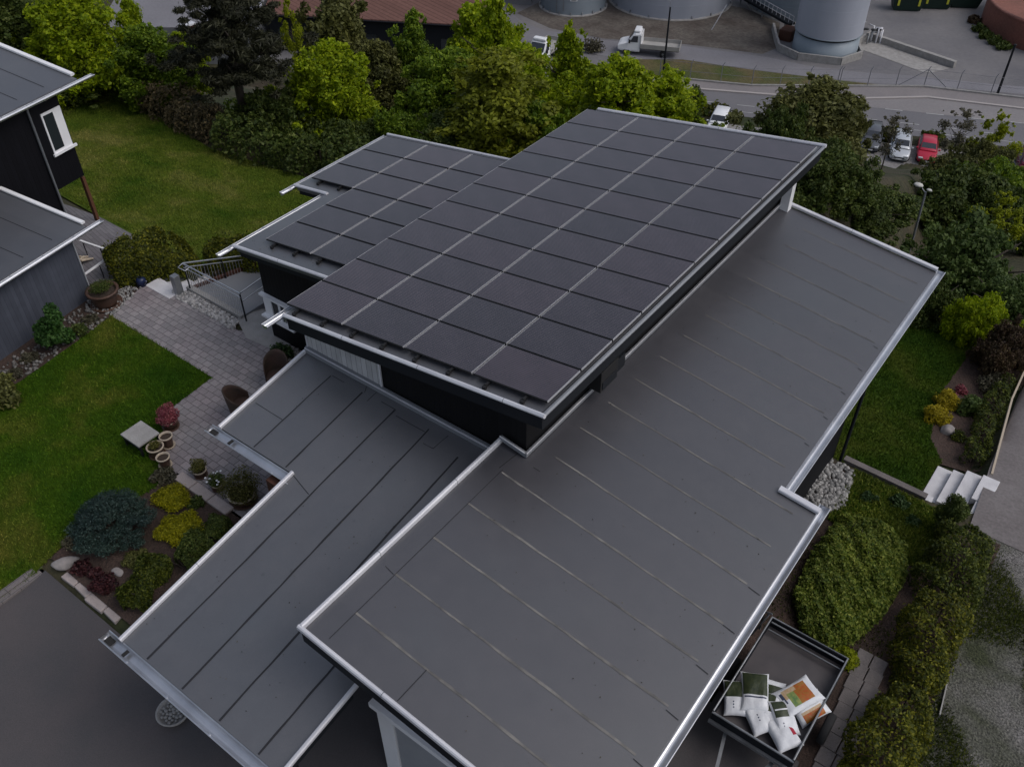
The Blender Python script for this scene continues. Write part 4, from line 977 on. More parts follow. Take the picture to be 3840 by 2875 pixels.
shrub('shrub', -52.5, 84.4, 1.4, 1.4, 900, .14, 'thin', 'bare brown bush in front of the flatbed truck cab')

# ------------------------------------------------------------------ loose stones (too many to count)
def pebbles(name, poly, n, r0, r1, m, seed):
    rr = random.Random(seed); bm = bmesh.new(); bmesh.ops.create_icosphere(bm, subdivisions=1, radius=1); 
    base = [v.co.copy() for v in bm.verts]; fs = [tuple(v.index for v in f.verts) for f in bm.faces]; bm.free()
    mm = MB(); x0 = min(p[0] for p in poly); x1 = max(p[0] for p in poly); y0 = min(p[1] for p in poly); y1 = max(p[1] for p in poly); k = 0
    while k < n:
        x = rr.uniform(x0, x1); y = rr.uniform(y0, y1); c = False
        for i in range(len(poly)):
            xa, ya = poly[i]; xb, yb = poly[i-1]
            if (ya > y) != (yb > y) and x < (xb-xa)*(y-ya)/(yb-ya)+xa: c = not c
        if not c: continue
        k += 1; r = rr.uniform(r0, r1); E = Euler((rr.uniform(0,6),rr.uniform(0,6),rr.uniform(0,6))).to_matrix()
        M = Matrix.Diagonal((r*rr.uniform(.8,1.3), r, r*rr.uniform(.55,.8))); z = hgt(x, y)+.05+r*.35
        mm.add([E @ (M @ v)+Vector((x,y,z)) for v in base], fs, True)
    o = mm.build(name, m); o['kind'] = 'stuff'; return o
def pebble_mat(name, lo, hi):
    m, nt, p, out = _new(name); g = nt.nodes.new('ShaderNodeNewGeometry')
    r = _ramp(nt, g.outputs['Random Per Island'], [(0, lo), (1, hi)]); nt.links.new(r.outputs[0], p.inputs['Base Color']); p.inputs['Roughness'].default_value = .75
    return m
MT['pebble'] = pebble_mat('white_pebbles', (.16,.155,.15), (.48,.46,.45)); MT['pebble_grey'] = pebble_mat('grey_pebbles2', (.10,.10,.10), (.34,.33,.32))
MT['pebble_mix'] = pebble_mat('mixed_pebbles', (.04,.036,.033), (.2,.19,.18))
pebbles('pebbles', [(-20.85,11.32),(-20.35,11.13),(-17.95,11.13),(-18.15,11.5),(-20.4,11.55)], 620, .035, .07, 'pebble', 1)
pebbles('pebbles', [(-21.15,9.6),(-21.65,10.85),(-22.0,10.7),(-22.4,9.5),(-21.9,9.2)], 420, .022, .05, 'pebble_grey', 2)
pebbles('pebbles', [(-21.2,9.4),(-20.95,8),(-20.75,6.6),(-21.4,5.2),(-21.75,7),(-22.2,9.2)], 300, .025, .06, 'pebble_mix', 3)
pebbles('pebbles', [(-3.2,14.3),(-2.35,16.0),(-2.55,17.35),(-3.25,17.5)], 700, .035, .085, 'pebble_grey', 4)
pebbles('pebbles', [(-16.5,11.25),(-15.6,10.95),(-15.2,11.1),(-15.4,11.5),(-16.5,11.6)], 60, .05, .09, 'pebble', 5)
pebbles('pebbles', [(-21.0,12.3),(-20.6,11.9),(-20.2,13.2),(-20.4,13.8)], 60, .05, .09, 'pebble', 6)

def boulder(x, y, sx, sy, sz, label, rz=0., m='rock', dz=0.):
    bm = bmesh.new(); bmesh.ops.create_icosphere(bm, subdivisions=3, radius=1); r = random.Random(label)
    ph = [r.uniform(0,6) for _ in range(6)]
    for v in bm.verts:
        c = v.co; k = 1+.10*math.sin(c.x*3+ph[0])+.08*math.sin(c.y*4+ph[1])+.07*math.sin(c.z*5+ph[2]+c.x*3); v.co = Vector((c.x*sx*k, c.y*sy*k, c.z*sz*k))
    for f in bm.faces: f.smooth = True
    me = bpy.data.meshes.new('boulder'); bm.to_mesh(me); bm.free(); me.materials.append(MT[m])
    o = bpy.data.objects.new('boulder', me); COL.objects.link(o); o.location = (x, y, hgt(x, y)+sz*.5+dz); o.rotation_euler = (0,0,rz)
    return tag(o, label, 'boulder')
boulder(-14.75, 3.86, .30, .13, .14, 'long pale boulder at the driveway corner of the bed', R(55))
boulder(-1.24, 21.35, .22, .17, .16, 'pale pink boulder below the golden shrubs')
boulder(-1.30, 23.0, .14, .12, .13, 'small pale stone between the golden shrubs and rhododendron')
boulder(-13.6, 6.0, .10, .08, .09, 'small pink stone beside the round yellow shrub')
boulder(-15.0, 4.55, .12, .09, .09, 'grey stone at the lawn edge by the juniper')
boulder(-13.6, 4.35, .15, .10, .06, 'flat tan stone under the right side of the juniper')

# flat stones edging the bed
for i, (x0, x1) in enumerate(((-14.62,-14.2),(-14.18,-13.75),(-13.73,-13.2),(-13.18,-12.75))):
    j = [random.uniform(-.04,.04) for _ in range(8)]
    m = MB(); z = .10
    m.prism([(x0+j[0]*.3,3.6+j[1]),(x1+j[2]*.3,3.58+j[3]),(x1+j[4]*.3,3.88+j[5]),(x0+j[6]*.3,3.9+j[7])], z+.10, -.05)
    o = m.build('flat_stone', 'slab', bevel=.02); tag(o, ['leftmost flat pinkish stone by the long boulder','second flat pinkish stone along the driveway bed edge','third flat pinkish stone along the driveway bed edge','rightmost flat pinkish stone nearest the front gutter'][i], 'stone', 'flat stones edging the driveway bed')
for i, (x0, x1) in enumerate(((-14.75,-14.22),(-14.2,-13.6),(-13.58,-12.95))):
    m = MB().box(x0, x1, 6.66, 6.92, .25, .47); o = m.build('edging_slab', 'slab', bevel=.02)
    tag(o, ['left pinkish edging slab at the corner of patio and bed','middle pinkish edging slab between patio and bed','right pinkish edging slab running up to the front roof'][i], 'slab', 'slabs edging the patio')
m = MB().box(-15.24,-15.1,-25,3.6,-.1,.085).box(-15.24,-12.4,3.45,3.58,-.1,.085).box(-15.4,-15.25,-25,3.75,-.1,.10)
tag(m.build('driveway_kerb', 'edgestone'), None, None, kind='structure')

# ------------------------------------------------------------------ pots, table, planter
def pot(x, y, r, h, label, lm=None, ph=.2, pr=None, n=900, soil=True, flowers=0, leaf=.022, rim='potrim'):
    z = hgt(x, y)+.06; e = empty('flower_pot', (x, y, z), label, 'flower pot', 'flower pots on the patio')
    MB().lathe([(r*.55,0),(r*.68,.0),(r*.78,h*.3),(r*.9,h*.8),(r*.93,h*.9)], n=22).build('pot_body', 'terracotta', e, (0,0,0))
    MB().lathe([(r*.93,h*.88),(r*1.06,h*.88),(r*1.08,h),(r*.9,h),(r*.88,h*.8)], n=22).build('pot_rim', rim, e, (0,0,0))
    MB().lathe([(r*.89,h*.84),(r*.5,h*.87),(.001,h*.88)], n=22).build('potting_soil', 'potsoil', e, (0,0,0))
    MB().lathe([(r*.9,.0),(r*1.0,.0),(r*1.06,.045),(r*1.0,.045),(r*.7,.02)], n=22).build('saucer', 'potrim' if not lm else 'terracotta', e, (0,0,0))
    if lm:
        pr = pr or r*1.15; L = [(0,0,h+ph*.4,pr*.7)]+[(pr*.55*math.cos(i*1.1),pr*.55*math.sin(i*1.1),h+ph*random.uniform(.2,.7),pr*.45) for i in range(6)]
        f = bpy.data.objects.new('plant', quads_mesh('plant', lobed(L, n, leaf, min(1.2, ph/pr), .5, .35), LM[lm])); COL.objects.link(f); f.parent = e
    if flowers:
        m = MB()
        for i in range(flowers):
            a = random.uniform(0,6.28); q = pr*random.uniform(.5,1.05); m.lathe([(.001,.012),(.022,.01),(.028,0),(.001,-.008)], (q*math.cos(a),q*math.sin(a),h+ph*.75+random.uniform(-.03,.05)), 8)
        m.build('flowers', 'white', e, (0,0,0))
    return e
pot(-16.22,7.72,.20,.26,'pot with a dense pink-red azalea beside the grey table','pinkred',.34,.30,2600,leaf=.026)
pot(-15.73,7.28,.15,.34,'empty pale-rimmed pot in front of the azalea')
pot(-15.68,6.93,.19,.30,'widest pale-rimmed pot with a low green mound','potgreen',.10,.16,700)
pot(-15.26,6.83,.15,.30,'empty pale-rimmed pot nearest the flower bed')
pot(-14.35,7.12,.15,.20,'pot with a small round bush at the edging slabs','potgreen',.28,.22,1300)
pot(-13.72,7.1,.14,.18,'pot with grey-green foliage and white flowers','dark',.24,.22,1100,flowers=10)
pot(-12.98,7.2,.30,.26,'large pot with a wide feathery olive shrub by the roof edge','potgreen',.5,.50,4200)
pot(-21.78,9.78,.42,.50,'very large dark pot at the end of the hedge by the garage','dark',.25,.38,1500,rim='terracotta')
e = empty('garden_table', (-16.24,6.95,hgt(-16.24,6.95)+.05), 'square low table with a pale grey top on the lawn edge', 'table')
MB().box(-.35,.35,-.29,.29,.34,.385).build('tabletop', 'concrete', e, (0,0,0), .006)
for sx, sy in ((-1,-1),(-1,1),(1,-1),(1,1)): MB().box(sx*.30-.025,sx*.30+.025,sy*.24-.025,sy*.24+.025,0,.34).build('leg', 'dark', e, (0,0,0))
MB().box(-.33,.33,-.275,-.262,.24,.335).box(-.335,-.322,-.26,.26,.24,.335).build('apron', 'fascia', e, (0,0,0))
shrub('shrub', -15.95, 11.1, .38, .5, 1500, .045, 'broad', 'leafy dark plant left of the tub chair by the wall')
shrub('shrub', -14.85, 10.9, .4, .6, 1800, .055, 'broad', 'broad-leaved plant right of the tub chair beside the roof edge')
# curved shell chairs
def shell_chair(x, y, rz, label):
    """moulded tub chair, back towards -x before turning"""
    e = empty('garden_chair', (x, y, hgt(x, y)+.06), label, 'chair', 'brown garden chairs on the patio', rz, (.84, .84, .9))
    m = MB(); n = 19; rows = 8; vs = []
    for j in range(rows):
        t = j/(rows-1)
        for i in range(n):
            a = (i/(n-1)*2-1)*1.95; top = .52+.50*max(0, math.cos(a*.62))**1.6; rad = .36+.09*t*max(0, math.cos(a))
            vs.append((-rad*math.cos(a)*1.05, rad*math.sin(a), .10+(top-.10)*t))
    m.add(vs, [(j*n+i, j*n+i+1, (j+1)*n+i+1, (j+1)*n+i) for j in range(rows-1) for i in range(n-1)], True)
    o = m.build('backrest', 'rust', e, (0,0,0)); sd = o.modifiers.new('thick', 'SOLIDIFY'); sd.thickness = .03
    MB().lathe([(.001,.36),(.30,.36),(.34,.39),(.33,.44),(.001,.45)], n=24).build('seat', 'rust', e, (0,0,0))
    for a in (.7, 2.4, 3.9, 5.5): MB().tube([(.26*math.cos(a),.26*math.sin(a),.3),(.3*math.cos(a),.3*math.sin(a),0)], .02, 6).build('leg', 'dark', e, (0,0,0))
shell_chair(-15.2, 10.30, R(-48), 'brown tub garden chair facing the front roof, by the wall plants')
shell_chair(-15.05, 9.05, R(42), 'brown tub garden chair turned away, half under the front roof edge')
# pebble dish under the front gutter
e = empty('stone_dish', (-10.3,3.12,.03), 'round concrete dish of pebbles under the front gutter', 'dish')
MB().lathe([(.001,0),(.28,0),(.32,.09),(.28,.09),(.25,.03),(.001,.03)], n=26).build('dish', 'concrete', e, (0,0,0))
for i in range(34):
    a = i*2.4; q = .235*math.sqrt((i+.3)/34); r = random.uniform(.03,.045)
    MB().lathe([(.001,-r*.6),(r*.8,-r*.35),(r,0),(r*.75,r*.4),(.001,r*.62)], (q*math.cos(a),q*math.sin(a),.055), 8, sx=random.uniform(.85,1.2)).build('pebble', 'pebble_grey', e, (0,0,0))

# ------------------------------------------------------------------ white steps, ramp, railing, retaining wall
e = empty('garden_steps', (-21.0,11.2,.35), 'white granite steps going down beside the stair railing', 'steps')
for k in range(6):
    y = 10.98+k*.34+(.12 if k else 0); MB().box(-21.65+.02*k,-20.55,y,y+.36+(.0 if k else .12),-.9-.12*k,.43-.13*k).build('step', 'granite', e, None, .012)
o = MB().box(-20.62,-20.42,11.22,11.42,.3,1.05).build('granite_post', 'steel', bevel=.012); tag(o, 'short square grey stone post at the top of the white steps', 'post')
e = empty('deck', (-19.3,12.8,0), 'grey painted sloping deck inside the metal railing', 'deck')
zd = lambda x, y: .40-.2*(y-11.8)
MB().prism([(-20.4,11.72),(-18.2,11.72),(-17.0,12.3),(-17.0,14.2),(-20.4,14.2)], zd, lambda x, y: -1.2).build('deck_floor', 'deck', e)
MB().bar((-20.42,11.7,.42),(-20.42,14.2,.0),.10,.12).build('edge_board', 'wood', e)
MB().bar((-20.5,11.64,.45),(-18.15,11.64,.45),.16,.14).build('kerb_beam', 'concrete', e)
MB().box(-18.2,-18.16,11.75,13.2,.0,.48).build('partition', 'deck', e)
e = empty('railing', (-18.2,11.6,.4), 'grey metal stair railing with thin upright bars round the deck', 'railing')
zr = lambda y: 1.38-.40*max(0, y-11.6)
m = MB(); m.tube([(-20.36,11.58,1.38),(-17.92,11.58,1.38)], .022, 8); m.tube([(-20.36,11.58,1.24),(-17.95,11.58,1.24)], .016, 8)
m.tube([(-20.36,11.58,1.38),(-20.3,14.0,.42)], .022, 8); m.tube([(-20.36,11.58,1.24),(-20.3,14.0,.28)], .016, 8)
m.tube([(-17.95,11.62,1.38),(-18.1,13.2,1.38)], .02, 8); m.tube([(-17.95,11.62,1.1),(-18.1,13.2,1.1)], .014, 8)
m.tube([(-20.36,11.58,1.38),(-20.3,11.38,1.37),(-20.0,11.40,1.37),(-20.05,11.56,1.37)], .014, 6)
m.build('handrail', 'zinc', e)
for p, q in (((-20.36,11.6),.3),((-17.97,11.6),.3),((-20.33,12.8),-.2),((-18.1,13.2),.0)):
    MB().tube([(p[0],p[1],q),(p[0],p[1],1.38 if p[1] < 11.7 or p[0] > -19 else zr(p[1]))], .022, 8).build('post', 'fascia', e)
for i in range(24):
    x = -20.28+i*.098; MB().tube([(x,11.58,.5),(x,11.58,1.24)], .007, 5).build('baluster', 'zinc', e)
for i in range(22):
    y = 11.68+i*.105; MB().tube([(-20.35,y,zr(y)-1.0),(-20.35,y,zr(y)-.14)], .007, 5).build('baluster', 'zinc', e)
# terrace rail behind the garage
e = empty('terrace_railing', (-23.1,11.1,.35), 'low railing with white top rail round the sunken terrace by the garage', 'railing')
m = MB(); m.bar((-24.5,10.9,.9),(-23.08,11.14,.9),.06,.04); m.bar((-23.08,11.14,.9),(-22.83,9.91,.9),.06,.04); m.build('top_rail', 'white', e)
for x, y in ((-24.4,10.92),(-23.7,11.04),(-23.08,11.14),(-22.95,10.5),(-22.83,9.95)): MB().tube([(x,y,.3),(x,y,.9)], .016, 6).build('post', 'fascia', e)
MB().box(-22.80,-22.5,9.75,10.15,.3,.5).build('end_slab', 'granite', e)
e = empty('firewood_pile', (-24.3,10.6,.4), 'small untidy pile of pale split firewood by the black wall', 'firewood')
for i in range(9):
    a = random.uniform(0,3.1); x, y = -24.2+random.uniform(-.25,.25), 10.55+random.uniform(-.2,.2); MB().tube([(x-.18*math.cos(a),y-.18*math.sin(a),.45+.05*(i%3)),(x+.18*math.cos(a),y+.18*math.sin(a),.45+.05*((i+1)%3))], .035, 6).build('log', 'potrim', e)
o = MB().lathe([(.001,.0),(.14,0),(.17,.1),(.16,.24),(.05,.3),(.001,.3)], n=16).build('watering_can_body', 'dark')
bpy.data.objects.remove(o)
MT['bluebag'] = mat('dark_blue_plastic', (.012,.02,.06), .35)
e = empty('watering_can', (-21.75,10.95,hgt(-21.75,10.95)+.05), 'dark blue plastic can by the hedge and white steps', 'watering can')
MB().lathe([(.001,0),(.13,0),(.14,.2),(.09,.26),(.05,.27)], n=16).build('can_body', 'bluebag', e, (0,0,0))
MB().tube([(.1,0,.06),(.22,0,.2),(.3,0,.27)], [.03,.02,.02], 8).build('spout', 'bluebag', e, (0,0,0)); MB().tube([(-.13,0,.08),(-.2,0,.18),(-.1,0,.3),(.03,0,.28)], .012, 6).build('handle', 'bluebag', e, (0,0,0))
e = empty('retaining_wall', (-1.9,17.6,-.9), 'low stone-edged retaining wall between front garden and side lawn', 'wall')
m = MB(); m.bar((-2.9,17.72,-1.3),(-.9,17.66,-1.3),.16,1.0); m.build('wall', 'concrete', e); m = MB(); m.bar((-2.95,17.70,-.79),(-.88,17.64,-.79),.17,.06); m.build('coping', 'pathstone', e)
e = empty('side_steps', (-.3,18.9,-1), 'white granite steps from the path down to the side lawn', 'steps')
for k, (x0, x1, z, y0, y1) in enumerate(((-1.05,-.69,-1.38,18.0,19.5),(-.68,-.40,-1.22,18.1,19.42),(-.39,-.03,-1.06,18.2,19.42),(-.02,.38,-.90,18.36,19.32))):
    MB().hexa([(x0,y0,z-.45),(x1,y0,z-.45),(x1+.02,y1,z-.45),(x0+.02,y1,z-.45),(x0,y0,z),(x1,y0,z),(x1+.02,y1,z),(x0+.02,y1,z)]).build('step', 'granite', e, None, .012)
MB().box(.10,.46,17.70,18.34,-1.3,-.90).build('step', 'granite', e, None, .012); MB().box(-1.02,-.75,17.72,18.02,-1.6,-1.08).build('step', 'granite', e, None, .012)
m = MB(); m.bar((.16,19.5,-1.0),(-.2,23.6,-1.68),.05,.14); m.bar((-.2,23.6,-1.68),(-.25,26,-2.0),.05,.14); tag(m.build('path_kerb', 'potrim'), None, None, kind='structure')
m = MB()
for i in range(12):
    x = -.62+i*.028+.01; y = 11.9-i*.36
    for dx in (0, .30): m.hexa([(x+dx+q[0], y+q[1], hgt(x, y)+q[2]) for q in ((0,0,-.1),(.28,.0,-.1),(.28,.34,-.1),(0,.34,-.1),(0,0,.075),(.28,0,.075),(.28,.34,.075),(0,.34,.075))])
tag(m.build('paving_edge', 'pathstone', bevel=.012), None, None, kind='structure')
m = MB(); m.bar((1.02,12.6,hgt(1,12.6)+.05),(1.12,11.7,hgt(1,11.7)+.05),.025,.12); tag(m.build('edging_board', 'concrete'), None, None, kind='structure')

# grass blades and weeds (uncountable)
def inpoly(x, y, poly):
    c = np.zeros(len(x), bool)
    for (x1, y1), (x2, y2) in zip(poly, poly[1:]+poly[:1]):
        k = ((y1 > y) != (y2 > y)); c ^= k & (x < (x2-x1)*(y-y1)/((y2-y1) if y2 != y1 else 1e-9)+x1)
    return c
hv_ = np.vectorize(hgt)
def turf(name, poly, n, size, lm, dz=.05, thr=None):
    P = np.array(poly); x = rng.uniform(P[:,0].min(), P[:,0].max(), n); y = rng.uniform(P[:,1].min(), P[:,1].max(), n)
    k = inpoly(x, y, list(map(tuple, poly)))
    if thr is not None: k &= (np.sin(x*2.3+1.3*np.sin(y*1.1))+np.sin(y*1.7+x)+.8*rng.random(n)) > thr
    x, y = x[k], y[k]; c = np.stack([x, y, hv_(x, y)+dz+size*.5], 1); m = len(c)
    up = rng.normal(size=(m, 3))*.45+np.array([0,0,1.]); up /= np.linalg.norm(up, axis=1)[:, None]
    sd = np.cross(up, rng.normal(size=(m, 3))); sd /= np.linalg.norm(sd, axis=1)[:, None]; L = size*rng.uniform(.5, 1.4, m)[:, None]
    v = np.stack([c-sd*L*.16-up*L*.5, c+sd*L*.16-up*L*.5, c+sd*L*.08+up*L*.6, c-sd*L*.08+up*L*.6], 1).reshape(-1, 3)
    o = bpy.data.objects.new(name, quads_mesh(name, v, LM[lm])); COL.objects.link(o); o['kind'] = 'stuff'; return o
def turf_mat(name, g1, g2, g3, dry):
    """blades follow the patchy tone of the turf they stand in"""
    m, nt, p, out = _new(name)
    n = _noise(nt, .42, 5, .6); c = _ramp(nt, n.outputs['Fac'], [(.32, g1), (.50, g2), (.66, g3)]).outputs[0]
    g = nt.nodes.new('ShaderNodeNewGeometry'); r = _ramp(nt, g.outputs['Random Per Island'], [(0, (.7,.72,.75)), (.8, (1.35,1.3,1.2)), (1, dry)])
    c = _mix(nt, c, r.outputs[0], 1., 'MULTIPLY'); nt.links.new(c, p.inputs['Base Color']); p.inputs['Roughness'].default_value = .7; p.inputs['Specular IOR Level'].default_value = .15
    return m
LM['turf'] = turf_mat('grass_blades', (.025,.075,.003), (.046,.098,.004), (.115,.13,.018), (2.6,2.0,3.))
LM['turf_back'] = turf_mat('back_grass_blades', (.042,.090,.005), (.092,.13,.013), (.175,.18,.044), (2.2,1.8,2.5))
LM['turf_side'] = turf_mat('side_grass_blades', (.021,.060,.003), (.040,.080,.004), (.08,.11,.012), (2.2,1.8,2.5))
turf('grass', [(-22,1),(-15.18,1),(-15.18,3.9),(-14.78,6.72),(-15.5,6.98),(-16.72,7.93),(-16.84,9.53),(-21.25,9.56),(-20.9,8),(-20.55,5.5),(-20.2,2.5)], 95000, .045, 'turf')
turf('grass', [(-42,14.5),(-30,12.9),(-26.6,12.8),(-24.2,12.8),(-22,13.3),(-17,14.7),(-17,21.3),(-25.5,20.5),(-30.3,19.8),(-35.2,20.5),(-42,20)], 170000, .05, 'turf_back', .06)
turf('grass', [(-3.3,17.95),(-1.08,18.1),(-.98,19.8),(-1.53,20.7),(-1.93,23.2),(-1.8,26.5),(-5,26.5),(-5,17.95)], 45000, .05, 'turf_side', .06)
turf('grass', [(-2.5,15.4),(-.2,15.2),(-.2,17.4),(-2.6,17.5)], 9000, .07, 'cover', .05)
turf('weeds', [(.9,7.5),(1.9,7.5),(2.6,12),(3.2,17.3),(.9,17.3)], 60000, .05, 'hedge2', .03, .55)
turf('weeds', [(-2.9,10.2),(-.7,9.8),(-.2,12),(-.1,15.2),(-2.9,16.0)], 9000, .05, 'hedge2', .03, .6)

# leaf litter and grit lying on the felt (uncountable)
pts = []
for _ in range(150):
    x, y = random.uniform(-12.3,-7.5), random.uniform(3.1,9.0)
    if x > -10.35 or y > 7.1: pts.append((x, y, ZF(x, y)+.012))
for _ in range(190):
    x = -6.6+random.random()**.8*4.4; y = random.uniform(4.6, 20)
    if x < -2.9 or y < 11.5: pts.append((x, y, ZD(x)+.012))
for _ in range(40): x = random.uniform(-16.8,-12.8); pts.append((x, random.uniform(11.3,11.6), ZU(x)+.012))
LM['litter'] = leaf_mat('leaf_litter_brown', (.02,.015,.01), (.06,.045,.025), (.2,.18,.14), .1)
o = bpy.data.objects.new('leaf_litter', quads_mesh('leaf_litter', leaves(np.array(pts), np.tile([0,0,4.], (len(pts),1)), .013), LM['litter'])); COL.objects.link(o); o['kind'] = 'stuff'

# ------------------------------------------------------------------ trailer and bags
e = empty('trailer', (-1.4,9.8,0), 'open grey utility trailer loaded with garden soil bags beside the garage', 'trailer')
X0, X1, Y0, Y1 = -2.16, -.64, 8.6, 10.98
MT['ply'] = mat('dark_plywood', (.066,.060,.064), .5, var=(2.5,(.085,.076,.078)))
MB().box(X0+.02,X1-.02,Y0+.02,Y1-.02,.70,.74).build('floor', 'ply', e)
m = MB()
m.box(X0,X0+.025,Y0,Y1,.66,.98); m.box(X1-.025,X1,Y0,Y1,.66,.98); m.box(X0+.025,X1-.025,Y1-.025,Y1,.66,.98); m.box(X0+.025,X1-.025,Y0,Y0+.025,.66,.92)
m.build('side_panel', 'fascia', e)
m = MB()
m.tube([(X0+.015,Y0,1.0),(X0+.015,Y1,1.0),(X1-.015,Y1,1.0),(X1-.015,Y0,1.0)], .019, 8); m.tube([(X0+.05,Y1-.09,.97),(X1-.05,Y1-.09,.97)], .017, 8); m.tube([(X0+.05,Y1-.19,.86),(X1-.05,Y1-.19,.86)], .014, 8)
m.tube([(X0,Y0,.94),(X1,Y0,.94)], .022, 8); m.bar((X0-.02,Y0-.03,.68),(X1+.02,Y0-.03,.68),.05,.07)
m.build('frame', 'steel', e)
m = MB(); m.bar((-1.85,8.62,.50),(-1.42,7.0,.48),.06,.06); m.bar((-.95,8.62,.50),(-1.38,7.0,.48),.06,.06); m.tube([(-1.4,7.05,.5),(-1.4,6.7,.52)], .04, 8); m.build('drawbar', 'steel', e)
m = MB(); m.tube([(-2.3,10.95,.5),(-2.3,10.95,1.08),(-2.15,10.95,1.12)], .022, 6); m.tube([(-2.36,10.7,.55),(-2.2,10.95,1.1)], .02, 6); m.build('stay', 'steel', e)
for x in (-2.34, -.46):
    w = MB().lathe([(.10,-.075),(.27,-.075),(.30,-.05),(.30,.05),(.27,.075),(.10,.075)], n=22).build('wheel', 'tyre', e, (0,0,0)); w.rotation_euler = (0,R(90),0); w.matrix_parent_inverse = Matrix.Identity(4); w.location = (x+1.4, .1, .30)
    r = MB().lathe([(.001,-.05),(.16,-.05),(.175,.04),(.001,.05)], n=18).build('rim', 'steel', w, (0,0,0))
MT['bagwhite'] = mat('white_bag_plastic', (.70,.71,.73), .38, var=(7,(.62,.63,.66)), bump=(9,.35,.04))
MT['baggreen'] = mat('dark_green_print', (.022,.032,.016), .4, var=(14,(.045,.055,.025)), bump=(9,.35,.04))
MT['bagorange'] = mat('orange_vegetable_print', (.42,.08,.02), .4, var=(22,(.30,.16,.03)), bump=(9,.3,.04))
MT['baglime'] = mat('green_band_print', (.10,.20,.07), .4, var=(12,(.30,.32,.10)), bump=(9,.3,.04))
MT['bagred'] = mat('red_print', (.35,.02,.04), .4); MT['bagink'] = mat('blue_black_print', (.05,.06,.10), .4); MT['bagbeige'] = mat('beige_print', (.45,.28,.14), .4, var=(25,(.5,.4,.28)))
def bag(x, y, z, L, W, T, rz, rx, ry, zones, label):
    """pillow sack; zones give the print on its upper face as (u0,u1,v0,v1,material index)"""
    m = MB(); nu, nv = 26, 18; r = random.Random(label); ph = [r.uniform(0,6) for _ in range(5)]
    for sg in (1, -1):
        vs = []
        for j in range(nv+1):
            for i in range(nu+1):
                u = i/nu*2-1; v = j/nv*2-1
                b = max(0, 1-abs(u)**3.2)**.55*max(0, 1-abs(v)**3.5)**.55
                wr = 1+.09*math.sin(u*7+ph[0]+v*2)*(abs(u)**2)+.08*math.sin(v*8+ph[1])*abs(v)+.05*math.sin(u*4+v*5+ph[2])
                pin = 1-.08*(1-abs(u)**2)*abs(v)**3
                vs.append((u*L/2*(1-.05*(1-v*v)*abs(u)**4), v*W/2*pin, sg*(b*T/2*wr+.003)))
        for j in range(nv):
            for i in range(nu):
                uc = (i+.5)/nu; vc = (j+.5)/nv; mi = 0
                if sg == 1:
                    for a, b2, c, d, k in zones:
                        if a <= uc <= b2 and c <= vc <= d: mi = k
                m.mi = mi; f = (j*(nu+1)+i, j*(nu+1)+i+1, (j+1)*(nu+1)+i+1, (j+1)*(nu+1)+i); m.add([vs[q] for q in f], [(0,1,2,3) if sg == 1 else (3,2,1,0)], True)
    o = m.build('soil_bag', ['bagwhite','baggreen','bagorange','baglime','bagred','bagink','bagbeige'])
    bm = bmesh.new(); bm.from_mesh(o.data); bmesh.ops.remove_doubles(bm, verts=bm.verts, dist=.0005); bmesh.ops.recalc_face_normals(bm, faces=bm.faces); bm.to_mesh(o.data); bm.free()
    o.location = (x, y+.15, z+.12); o.rotation_euler = (rx, ry, rz); tag(o, label, 'soil bag', 'garden soil bags in the trailer'); return o
text = lambda v, us: [(u, u+.04, v, v+.06, 5) for u in us]
dk = [(.03,.62,.04,.96,1),(.42,.46,.1,.9,0)]
bag(-1.96, 8.95, .78, .64, .42, .17, R(-60), R(8), R(12), [(.03,.5,.06,.94,1)]+text(.4,(.62,.70,.78)), 'white soil bag with dark green top at the left front trailer corner')
bag(-1.72, 9.20, .89, .72, .50, .18, R(-62), R(4), R(8), [(.02,.62,.04,.96,1),(.33,.36,.08,.92,0),(.66,.70,.1,.9,5)], 'large bag mostly dark green lying on top at the left')
bag(-1.44, 9.42, .74, .60, .40, .16, R(-70), R(-6), R(5), [(.25,.75,.05,.95,1),(.45,.48,.2,.8,0)], 'white bag with dark band behind the big dark green bag')
bag(-1.36, 9.10, .82, .58, .38, .15, R(-75), R(0), R(10), [(.05,.6,.05,.6,1)], 'white and green bag squeezed under the tomato bag')
bag(-1.50, 8.88, .77, .66, .42, .18, R(-38), R(10), R(4), text(.45,(.5,.58,.66)), 'plain white bag in the middle of the front row')
bag(-1.10, 9.08, .84, .62, .42, .17, R(-45), R(-8), R(12), [(.02,.5,.04,.96,1),(.28,.31,.1,.9,0)]+text(.3,(.66,.72)), 'white bag with dark green top right of the plain one')
bag(-1.04, 8.86, .78, .70, .46, .20, R(-36), R(6), R(-2), [(.30,.40,.74,.94,4),(.40,.50,.76,.94,4),(.5,.72,.78,.92,4)], 'white bag with a red stripe at the trailer front end')
bag(-1.08, 9.55, .92, .78, .54, .16, R(-118), R(4), R(8), [(.18,.68,.16,.84,2),(.18,.34,.16,.84,2),(.52,.72,.16,.84,3),(.46,.8,.16,.34,6),(.72,.80,.16,.5,6),(.82,.87,.2,.42,5),(.82,.86,.46,.60,5),(.80,.86,.62,.82,0)], 'white bag printed with orange vegetables lying on top')
bag(-.82, 9.56, .77, .62, .44, .18, R(-118), R(-20), R(10), [(.2,.85,.62,.92,2),(.2,.85,.5,.62,6)], 'white bag with an orange print against the right trailer side')

